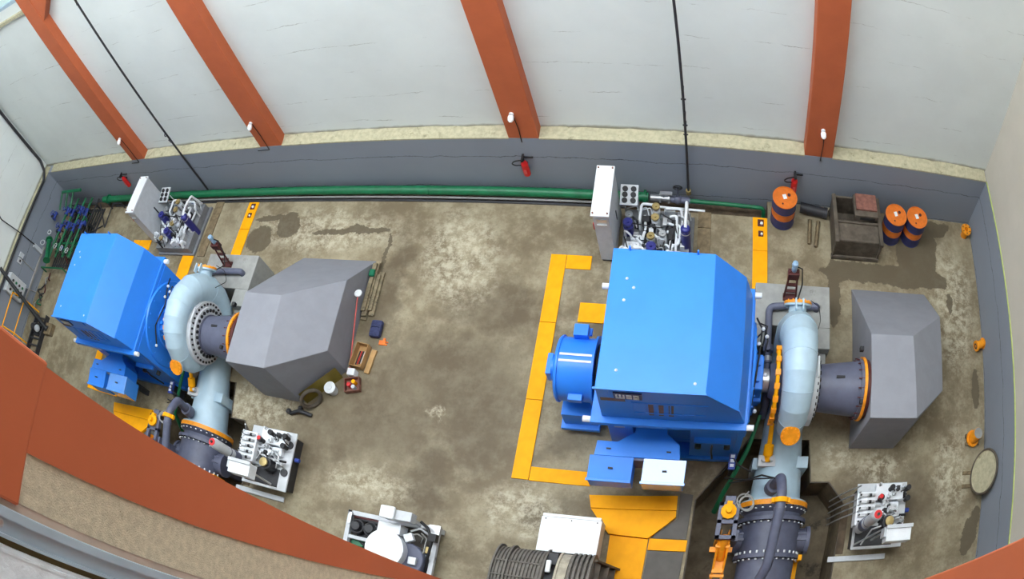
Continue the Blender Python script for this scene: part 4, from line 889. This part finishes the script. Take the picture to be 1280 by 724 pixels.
MB().tube([(-28.35,-2.1,.55),(-27.9,-2.9,.6)],.11,14).lathe((-28.4,-2.02,.55),(.5,-.87,0),[(0,.17),(.05,.17)],18).lathe((-27.93,-2.86,.6),(.5,-.87,0),[(0,.17),(.05,.17)],18).build('strainer', 'green', t)
MB().torus((-28.45,-2.3,.8),(.5,.2,.8),.10,.018,20,6).torus((-28.3,-1.85,.75),(.5,.2,.8),.08,.016,20,6).build('handwheel', 'offwhite', t, label='pale handwheels of the strainer')
MB().tube([(-28.5,-3.05,.35),(-26.9,-3.05,.35)],.035,8).tube([(-28.5,-3.05,.35),(-28.5,-3.05,0)],.03,8).tube([(-26.9,-3.05,.35),(-26.9,-3.05,0)],.03,8).build('low_rail', 'green', t)
t = thing('blue_valve', 'single blue valve on the wall beside the pipe rack', 'valve', (-28.5,-1.15,.55)); MB().box((X0,-1.19,.66),(-28.5,-1.11,.74)).build('bracket', 'iron', t); gate_valve(t, (-28.45,-1.15,.7),(0,1,0),.06)
t = thing('pipe_trestle', 'black angle-iron trestle on the floor beside the pipe rack', 'trestle', (-25.6,-.9,0))
MB().tube([(-26.1,-.50,.3),(-25.6,-1.25,.02)],.03,4).tube([(-25.6,-1.25,.02),(-25.3,-.5,.3)],.03,4).tube([(-25.3,-.5,.3),(-24.8,-.5,.3)],.03,4).build('angle_frame', 'iron', t)
MB().tube([(-26.4,-1.5,.05),(-25.7,-1.2,.05)],.03,4).tube([(-26.3,-1.05,.05),(-26.0,-1.7,.05)],.03,4).build('cross_brace', 'iron', t)
MB().tube([(-25.6,-.5,.3),(-25.6,-.5,0)],.03,4).tube([(-24.85,-.5,.3),(-24.85,-.5,0)],.03,4).build('leg', 'iron', t)
o = MB()
for i in range(14): o.box((-28.2+.16*i,-2.9,.003),(-28.2+.16*i+.09,-.5,.03))
for y in (-2.8,-1.7,-.6): o.box((-28.2,y,.003),(-26.03,y+.06,.028))
o = o.build('floor_grating', 'iron', None); tag(o, 'black steel floor grating beneath the pipe rack', 'grating')
for i, (x, y) in enumerate(((-27.72,-.7),(-27.25,-1.0),(-26.78,-.75),(-27.72,-1.9),(-27.25,-2.2),(-26.78,-1.8),(-26.4,-1.2),(-28.1,-1.5))):
    MB().tube([(x,y,.06),(x+.05,y-.05,.42),(x+.2,y-.3,.44),(x+.22,y-.5,.08)],.03,8,bend=.08).build('drop_pipe', ('iron','maroon','green')[i%3], t_rack)
    MB().box((x-.05,y-.22,.36),(x+.07,y-.08,.54)).build('pressure_block', ('blue_valve','iron')[i%2], t_rack, bevel=.01)
# ---- wall fittings on the pipe rack wall
t = thing('push_button_box', 'pale wall box with a grid of push buttons above the guard rail', 'control box', (X0+.16,-4.38,.80))
MB().box((X0,-4.72,.80),(X0+.30,-4.02,1.78)).build('case', 'offwhite', t, bevel=.02)
for i in range(4):
    for j in range(3): MB().lathe((X0+.30,-4.58+.17*j,.98+.2*i),(1,0,0),[(0,.05),(.03,.05),(.03,0)],12,cap=False).build('button', ('green','iron')[(i+j)%2], t)
t = thing('switch_box', 'small pair of pale switches on the dark dado', 'switch', (X0+.04,-3.3,1.35))
for y in (-3.2,-3.42): MB().box((X0,y-.09,1.34),(X0+.08,y+.09,1.58)).build('switch_case', 'offwhite', t, bevel=.01)
MB().box((X0+.08,-3.46,1.42),(X0+.10,-3.38,1.5)).build('switch_key', 'iron', t)
o = MB().box((X0,-2.62,.50),(X0+.14,-2.48,1.05)).build('cable_duct', 'offwhite', None, bevel=.01); tag(o, 'short white vertical cable duct on the dado', 'cable duct')
o = MB().box((X0,-4.6,.42),(X0+.1,-2.3,.50)).build('wall_trunking', 'hose', None, bevel=.01); tag(o, 'long grey trunking low on the pipe rack wall', 'trunking')
o = MB().tube([(X0-.25,-2.3,4.2),(X0-.12,-2.7,3.1),(X0+.18,-2.62,1.98),(X0+.17,-2.55,1.09)],.022,8,bend=.3).build('loose_cable', 'black', None); tag(o, 'loose black cable drooping to the white cable duct', 'cable')
for a, b, lab in (((X0+.04,-3.3,1.33),(X0+.04,-3.32,.48),'grey drop conduit below the pale switches'),((X0+.04,-4.1,.8),(X0+.04,-3.9,.02),'grey drop conduit below the push button box')):
    o = MB().tube([a,b],.022,6).build('drop_conduit', 'hose', None); tag(o, lab, 'conduit')
t = thing('guard_rail', 'yellow guard rail at the stair corner near the push button box', 'guard rail', (-28.2,-5.4,0))
MB().tube([(-28.35,-4.62,1.45),(-28.3,-7.2,1.45)],.03,8).build('top_rail', 'yellow', t); MB().tube([(-28.0,-4.62,.95),(-28.0,-7.2,.95)],.025,8).build('middle_rail', 'yellow', t)
for y in (-4.62,-5.9,-7.1): MB().tube([(-28.35,y,1.45),(-28.3,y,1.35),(-28.0,y,.95),(-28.0,y,0)],.028,8).build('post', 'yellow', t)
o = MB()
for i in range(9): o.box((-27.9,-6.9+.25*i,.1),(-27.1,-6.9+.25*i+.05,.16))
o.box((-27.92,-6.95,0),(-27.85,-4.75,.2)); o.box((-27.15,-6.95,0),(-27.08,-4.75,.2))
o = o.build('steel_grating', 'iron', None); tag(o, 'black steel walkway grating behind the yellow guard rail', 'grating')
t = thing('slanting_tube', 'black tube slanting from the wall down to a wooden foot', 'tube', (-26.75,-5.2,0))
MB().tube([(X0+.02,-4.16,2.28),(-26.75,-5.24,.24)],.075,12).build('tube_run', 'black', t); MB().lathe((-26.78,-5.22,.27),(.85,-.45,-.85),[(0,.11),(.06,.11)],14).build('end_collar', 'iron', t); MB().box((-26.95,-5.4,0),(-26.5,-5.0,.20)).build('foot', 'wood', t, bevel=.01)
t = thing('scrap_pile', 'small jumble of bent pipes and straps against the dark dado', 'scrap', (-28.1,-3.7,0))
rnd = random.Random(5)
for i in range(8):
    x = -28.2+rnd.uniform(-.2,.25); y = -3.1-.16*i; z = .05+.12*rnd.random()
    MB().tube([(x,y,.03),(x+rnd.uniform(-.3,.3),y-rnd.uniform(.1,.3),z),(x+rnd.uniform(-.2,.3),y-.3,.03)],.03,6,bend=.1).build('pipe_offcut', rnd.choice(['maroon','iron','hose','green']), t)
t = thing('floor_pump', 'small dirty pump on the floor under the slanting tube', 'pump', (-27.6,-5.25,0))
MB().box((-27.8,-5.5,0),(-27.4,-5.05,.1)).build('base', 'iron', t); MB().lathe((-27.8,-5.25,.25),(1,0,0),[(0,.12),(.3,.14),(.32,.08)],16).build('motor', 'iron', t); MB().sph((-27.42,-5.3,.25),.13,12).build('pump_head', 'offwhite', t)
# ---- workshop clutter beside the faceted block of the pipe-rack side
for i, (x, y0, y1, z, w, lab) in enumerate(((-14.59,-2.12,-3.62,.0,.07,'grey plank at the bottom of the stack against the block foot'),(-14.43,-2.4,-3.5,.0,.065,'grey plank on the open floor side of the stack'),(-14.58,-2.2,-3.55,.066,.065,'grey plank in the middle of the stack by the block'),(-14.46,-2.5,-3.4,.066,.04,'narrow grey plank riding on the floor side plank'),(-14.60,-2.25,-3.45,.132,.05,'grey plank on top of the stack under the green rag'))):
    o = MB().box((x-w,y1,z),(x+w,y0,z+.06), Matrix.Rotation((0,0,0,0,0)[i],3,'Z')).build('plank', 'plank', None, bevel=.008); tag(o, lab, 'plank', 'planks by the block')
o = MB().box((-14.66,-2.62,.193),(-14.52,-2.44,.27)).build('green_rag', mat('green_cloth', (22,110,78), .9), None, bevel=.03); tag(o, 'green rag lying on the planks', 'rag')
t = thing('mop', 'red handled mop leaning on the faceted block beside the planks', 'mop', (-14.6,-4.8,0))
MB().cyl((-14.62,-4.80,.03),(-14.58,-3.3,.62),.016,n=8).build('handle', mat('salmon_handle', (206,96,88), .5), t); MB().lathe((-14.575,-3.26,.62),(0,.1,1),[(0,.09),(.03,.09),(.04,.05)],16).build('head_disc', 'white', t)
t = thing('cloth_bag', 'navy cloth bag on the open floor beside the planks', 'bag', (-14.2,-3.85,0))
MB().box((-14.33,-4.02,0),(-14.06,-3.62,.16)).build('body', 'bag', t, bevel=.05); MB().tube([(-14.3,-3.8,.16),(-14.2,-3.8,.2),(-14.08,-3.8,.16)],.012,6).build('strap', 'bag', t)
o = MB().box((-14.08,-4.16,.0),(-13.92,-4.05,.04)).box((-13.98,-4.10,0),(-13.86,-4.07,.03)).box((-13.98,-4.16,0),(-13.88,-4.12,.03)).box((-14.0,-4.06,0),(-13.94,-3.99,.03)).build('work_glove', 'glove', None, bevel=.012); tag(o, 'orange work glove beside the navy bag', 'glove')
def bin_(name, lab, x0, y0, x1, y1, h, m, rot):
    R = Matrix.Rotation(rot,3,'Z'); pv = ((x0+x1)/2,(y0+y1)/2,h/2); mb = MB(); w = .015
    for a, b in (((x0,y0,0),(x1,y1,.015)),((x0,y0,0),(x0+w,y1,h)),((x1-w,y0,0),(x1,y1,h)),((x0,y0,0),(x1,y0+w,h)),((x0,y1-w,0),(x1,y1,h))):
        R2 = R; mb.box(a, b, R2, (pv[0],pv[1],0))
    return tag(mb.build(name, m, None), lab, 'box')
t = bin_('tool_box', 'open brown tool box holding dark tools beside the block', -14.56,-4.78,-14.26,-4.22,.2,'cardboard',-.12)
for i in range(5):
    o = MB().tube([(-14.51+.042*i,-4.68+.01*i,.036),(-14.47+.042*i,-4.36,.036)],.016,6).build('hand_tool', ('iron','red','iron','steel','maroon')[i], None); tag(o, ('black','red','dark slim','bright steel','maroon')[i]+' hand tool in the brown tool box', 'tool', 'tools in the box')
o = MB().box((-14.22,-4.86,0),(-14.1,-4.3,.06), Matrix.Rotation(-.12,3,'Z')).build('cardboard_sheet', 'cardboard', None, bevel=.004); tag(o, 'flat cardboard strip beside the brown tool box', 'cardboard')
t = bin_('parts_box', 'low rusty parts box with red and yellow cans', -14.62,-5.34,-14.26,-5.02,.14,'rust',.25)
for x, y, m, lab in ((-14.5,-5.2,'red','red can in the low rusty parts box'),(-14.4,-5.12,'yellow','yellow can in the low rusty parts box'),(-14.38,-5.24,'offwhite','pale can in the low rusty parts box')):
    o = MB().lathe((x,y,.02),(0,0,1),[(0,.045),(.15,.045),(.15,.04),(.155,0)],12,cap=False).build('can', m, None); tag(o, lab, 'can', 'cans in the parts box')
o = MB().box((-14.58,-5.00,0),(-14.40,-4.84,.22)).build('white_carton', 'white', None, bevel=.01); tag(o, 'square white carton between the tool box and the block', 'carton')
t = thing('paint_bucket', 'white paint bucket by the block corner', 'bucket', (-14.90,-5.36,0))
MB().lathe((-14.90,-5.36,0),(0,0,1),[(0,.11),(.22,.135)],20).build('pail', 'offwhite', t); MB().lathe((-14.90,-5.36,.22),(0,0,1),[(0,.14),(.02,.14),(.02,.06),(.03,.05),(.03,0)],20,cap=False).build('lid', 'white', t)
o = MB().tube([(-15.85,-6.06,.05),(-15.6,-5.98,.12),(-15.28,-6.02,.05)],.045,8,bend=.1).sph((-15.9,-6.02,.07),.07,10).sph((-15.62,-5.90,.06),.06,10).build('iron_scrap', 'iron', None); tag(o, 'dark oily iron scrap lying on the floor by the white bucket', 'scrap')
# olive painted patch with a leaning tyre ring on that block
o = MB().poly([(-15.50,-5.742,.0),(-14.78,-5.04,.0),(-14.76,-5.02,.52),(-15.48,-5.722,.52),(-15.47,-5.712,.0),(-14.75,-5.01,.0),(-14.73,-4.99,.52),(-15.45,-5.692,.52)],[(0,1,2,3),(4,7,6,5),(0,4,5,1),(3,2,6,7),(0,3,7,4),(1,5,6,2)]).build('olive_board', 'olive', None); tag(o, 'olive board leaning on the faceted block corner', 'board')
o = MB().torus((-15.27,-5.70,.28),(.7,-.68,.22),.24,.045,28,8).build('hose_ring', 'rusty', None); tag(o, 'dark hose ring leaning on the olive board', 'hose')
# ---- cooling skid at the bottom of the view
t = thing('filter_skid', 'white framed skid with a round white tank on the near floor', 'skid', (-12.7,-8.6,0))
sx0, sx1, sy0, sy1 = -13.75, -11.75, -9.25, -8.0
mb = MB()
for a, b in (((sx0,sy0,.25),(sx0+.10,sy1,.38)),((sx1-.10,sy0,.25),(sx1,sy1,.38)),((sx0,sy0,.25),(sx1,sy0+.1,.38)),((sx0,sy1-.1,.25),(sx1,sy1,.38)),((sx0,-8.62,.25),(-12.9,-8.54,.36)),((-12.0,-8.72,.25),(sx1,-8.64,.36))): mb.box(a, b)
mb.build('frame', 'offwhite', t, bevel=.01)
for x in (sx0+.06,sx1-.06):
    for y in (sy0+.06,sy1-.06): MB().box((x-.05,y-.05,0),(x+.05,y+.05,.25)).build('leg', 'offwhite', t)
MB().box((sx0+.05,sy0+.05,.10),(sx1-.05,sy1-.05,.14)).build('drip_tray', 'plate', t)
tk = MB().lathe((-12.62,-8.72,.14),(0,0,1),[(0,.38),(.70,.38),(.70,.40),(.74,.40),(.74,0)],44,cap=False).build('tank', 'white', t); MB().box((-12.45,-8.76,.88),(-12.22,-8.73,.90)).box((-12.86,-8.73,.88),(-12.80,-8.69,.90)).build('lid_clip', 'steel', tk)
MB().lathe((-12.25,-8.82,.14),(0,0,1),[(0,.35),(.40,.35),(.42,.33),(.42,0)],40,cap=False).build('lower_tank', 'dgrey', t); MB().box((-12.18,-8.92,.56),(-12.02,-8.76,.66)).build('sensor_head', 'white', t, bevel=.01)
MB().box((-12.9,-8.36,.3),(-12.42,-8.14,.72)).build('pump_case', 'white', t, bevel=.01)
jb = MB().box((-12.70,-8.10,.75),(-12.12,-7.90,1.05)).build('junction_box', 'offwhite', t, bevel=.008); MB().box((-12.74,-8.12,1.05),(-12.44,-7.86,1.15)).build('motor_cube', 'white', jb, bevel=.03)
MB().box((-12.68,-8.05,.38),(-12.62,-7.98,.75)).box((-12.2,-8.05,.38),(-12.14,-7.98,.75)).build('post', 'steel', t)
for x in (-13.46,-13.16): MB().lathe((x,-8.34,.14),(0,0,1),[(0,.13),(.25,.14),(.3,.1),(.4,.09)],18).torus((x,-8.34,.44),(0,0,1),.14,.02,20,6).build('pump', 'iron', t)
MB().box((-12.35,-8.45,.5),(-12.17,-8.28,.64), Matrix.Rotation(.5,3,'Z')).build('valve_cap', 'white', t, bevel=.01)
mb = MB(); mb.tube([(-13.5,-8.15,.3),(-12.9,-8.18,.35)],.05,8); mb.tube([(-13.5,-8.5,.25),(-13.0,-8.5,.25)],.05,8); mb.tube([(-13.3,-8.5,.25),(-13.3,-8.2,.3)],.05,8); mb.build('pump_pipe', 'iron', t)
mb = MB(); mb.tube([(-12.1,-8.4,.3),(-12.0,-8.3,.5),(-12.1,-8.25,.6),(-12.25,-8.3,.5)],.018,6,bend=.05); mb.tube([(-12.02,-8.85,.55),(-11.95,-8.6,.5),(-11.95,-8.3,.45),(-12.1,-8.2,.4)],.016,6,bend=.06); mb.build('copper_line', 'hose', t)
mb = MB(); mb.tube([(-12.05,-8.0,.7),(-11.9,-8.1,.65),(-11.78,-8.35,.62),(-11.85,-8.7,.5),(-11.95,-9.2,.2)],.03,8,bend=.1); mb.box((-11.86,-8.36,.5),(-11.70,-8.2,.68)); mb.build('power_cable', 'black', t)
mb = MB(); mb.box((-11.95,-8.18,.38),(-11.72,-7.99,.46)); mb.box((-13.68,-8.3,.38),(-13.62,-8.06,.46)); mb.build('corner_bracket', 'steel', t)
t = bpy.data.objects['filter_skid']
for pts, r, m in (([(-13.6,-8.12,.34),(-13.0,-8.13,.34),(-12.95,-8.3,.3)],.03,'maroon'),([(-13.62,-8.55,.2),(-13.3,-8.7,.22),(-13.1,-8.6,.3)],.035,'iron'),([(-12.15,-9.0,.2),(-12.05,-8.75,.3),(-12.08,-8.5,.22)],.02,'brass'),([(-12.3,-8.2,.45),(-12.1,-8.12,.5),(-11.95,-8.2,.4)],.022,'white'),([(-13.05,-8.2,.3),(-12.95,-8.4,.5),(-13.0,-8.5,.3)],.025,'black')):
    MB().tube(pts, r, 8, bend=.06).build('pipe', m, t)
MB().box((-11.98,-8.6,.14),(-11.86,-8.45,.34)).build('valve_block', 'brass', t, bevel=.01)
MB().box((-13.62,-8.75,.14),(-13.35,-8.6,.24)).build('bracket', 'green', t, bevel=.01)

# ---- white cabinet and finned drum
t = thing('floor_cabinet', 'wide low white cabinet behind the finned grey drum', 'cabinet', (-9.2,-7.85,0))
MB().box((-9.72,-8.22,.05),(-8.66,-7.50,.86)).build('carcass', 'offwhite', t, bevel=.006); MB().box((-9.74,-8.24,.86),(-8.64,-7.56,.90)).build('top_panel', 'white', t, bevel=.006); MB().box((-9.72,-7.56,.86),(-8.66,-7.50,.92)).build('back_rail', 'white', t, bevel=.006)
for x in (-9.66,-9.19,-8.72): MB().lathe((x,-7.60,.90),(0,0,1),[(0,.014),(.01,.014)],8).build('screw', 'iron', t)
MB().box((-9.68,-8.18,0),(-8.7,-7.54,.05)).build('plinth', 'iron', t)
t = thing('finned_drum', 'dusty grey finned drum lying in its cradle on the near floor', 'drum', (-9.4,-8.92,0))
DY, DZ, DR = -8.92, .80, .70
mb = MB()
prof = [(0,.45),(0,DR-.03)]
for i in range(13): prof += [(.02+i*.065,DR-.05),(.04+i*.065,DR-.05),(.04+i*.065,DR-.02),(.07+i*.065,DR-.02)]
prof += [(.90,DR-.05),(.90,.45)]
mb.lathe((-10.36,DY,DZ),(1,0,0),prof,64); fb = mb.build('fin_bank', 'coil', t)
mb = MB()
for x in (-10.36,-10.12,-9.47): mb.lathe((x,DY,DZ),(1,0,0),[(0,DR-.05),(0,DR+.03),(.035,DR+.03),(.035,DR-.05)],64)
for a in (60,85,110,135): 
    for x0 in (-10.32,-10.08): mb.box((x0,DY+(DR+.0)*cos(math.radians(a))-.012,DZ+DR*sin(math.radians(a))-.03),(x0+(.2 if x0<-10.2 else .6),DY+DR*cos(math.radians(a))+.012,DZ+DR*sin(math.radians(a))+.012))
mb.build('hoop', 'coil', fb)
mb = MB(); mb.lathe((-9.43,DY,DZ),(1,0,0),[(0,.5),(.2,.5)],40); mb.box((-9.44,DY+.40,DZ+.2),(-9.26,DY+.62,DZ+.4)); mb.build('hub', 'iron', t)
MB().box((-9.42,DY+.22,DZ+.50),(-9.33,DY+.46,DZ+.60)).build('white_tag', 'white', t, bevel=.02)
prof = [(0,.4),(0,DR),(.04,DR),(.04,DR-.03),(.20,DR-.03)]
mb = MB(); mb.lathe((-9.24,DY,DZ),(1,0,0),prof,64); mb.build('pale_band', 'coil_light', t)
mb = MB(); prof = [(0,DR-.04)]
for i in range(5): prof += [(.03+.085*i,DR+.01),(.075+.085*i,DR+.01),(.075+.085*i,DR-.06),(.085+.085*i,DR-.06)]
prof += [(.46,.4)]
mb.lathe((-9.04,DY,DZ),(1,0,0),prof,64); mb.build('rib_band', 'coil', t)
mb = MB()
for y in (DY+.52,DY+.12): mb.prism([(-8.58,y,0),(-8.22,y,0),(-8.54,y,1.32),(-8.58,y,1.32)],(0,.04,0))
mb.box((-8.58,DY-.2,.6),(-8.38,DY+.56,.68)); mb.box((-8.58,DY-.2,.2),(-8.30,DY+.56,.26)); mb.box((-8.60,DY-.4,1.0),(-8.5,DY+.56,1.06)); mb.build('end_bracket', 'rusty', t)
mb = MB()
for x in (-10.2,-9.6,-8.9): mb.box((x,DY-.5,0),(x+.1,DY+.5,.22))
mb.build('cradle', 'wood', t)

# ================================================================== LIGHT
wd = bpy.data.worlds.new('overcast_sky'); S.world = wd; wd.use_nodes = True
nt = wd.node_tree; bg = nt.nodes['Background']; bg.inputs[0].default_value = (.90,.96,1.0,1); bg.inputs[1].default_value = 1.0
S.view_settings.view_transform = 'Standard'; S.view_settings.look = 'None'; S.view_settings.gamma = 1
S.view_settings.use_curve_mapping = False
S.view_settings.exposure = 3.27
try: S.cycles.use_denoising = True
except Exception: pass
for o in bpy.data.objects:
    if '_o' in o: del o['_o']
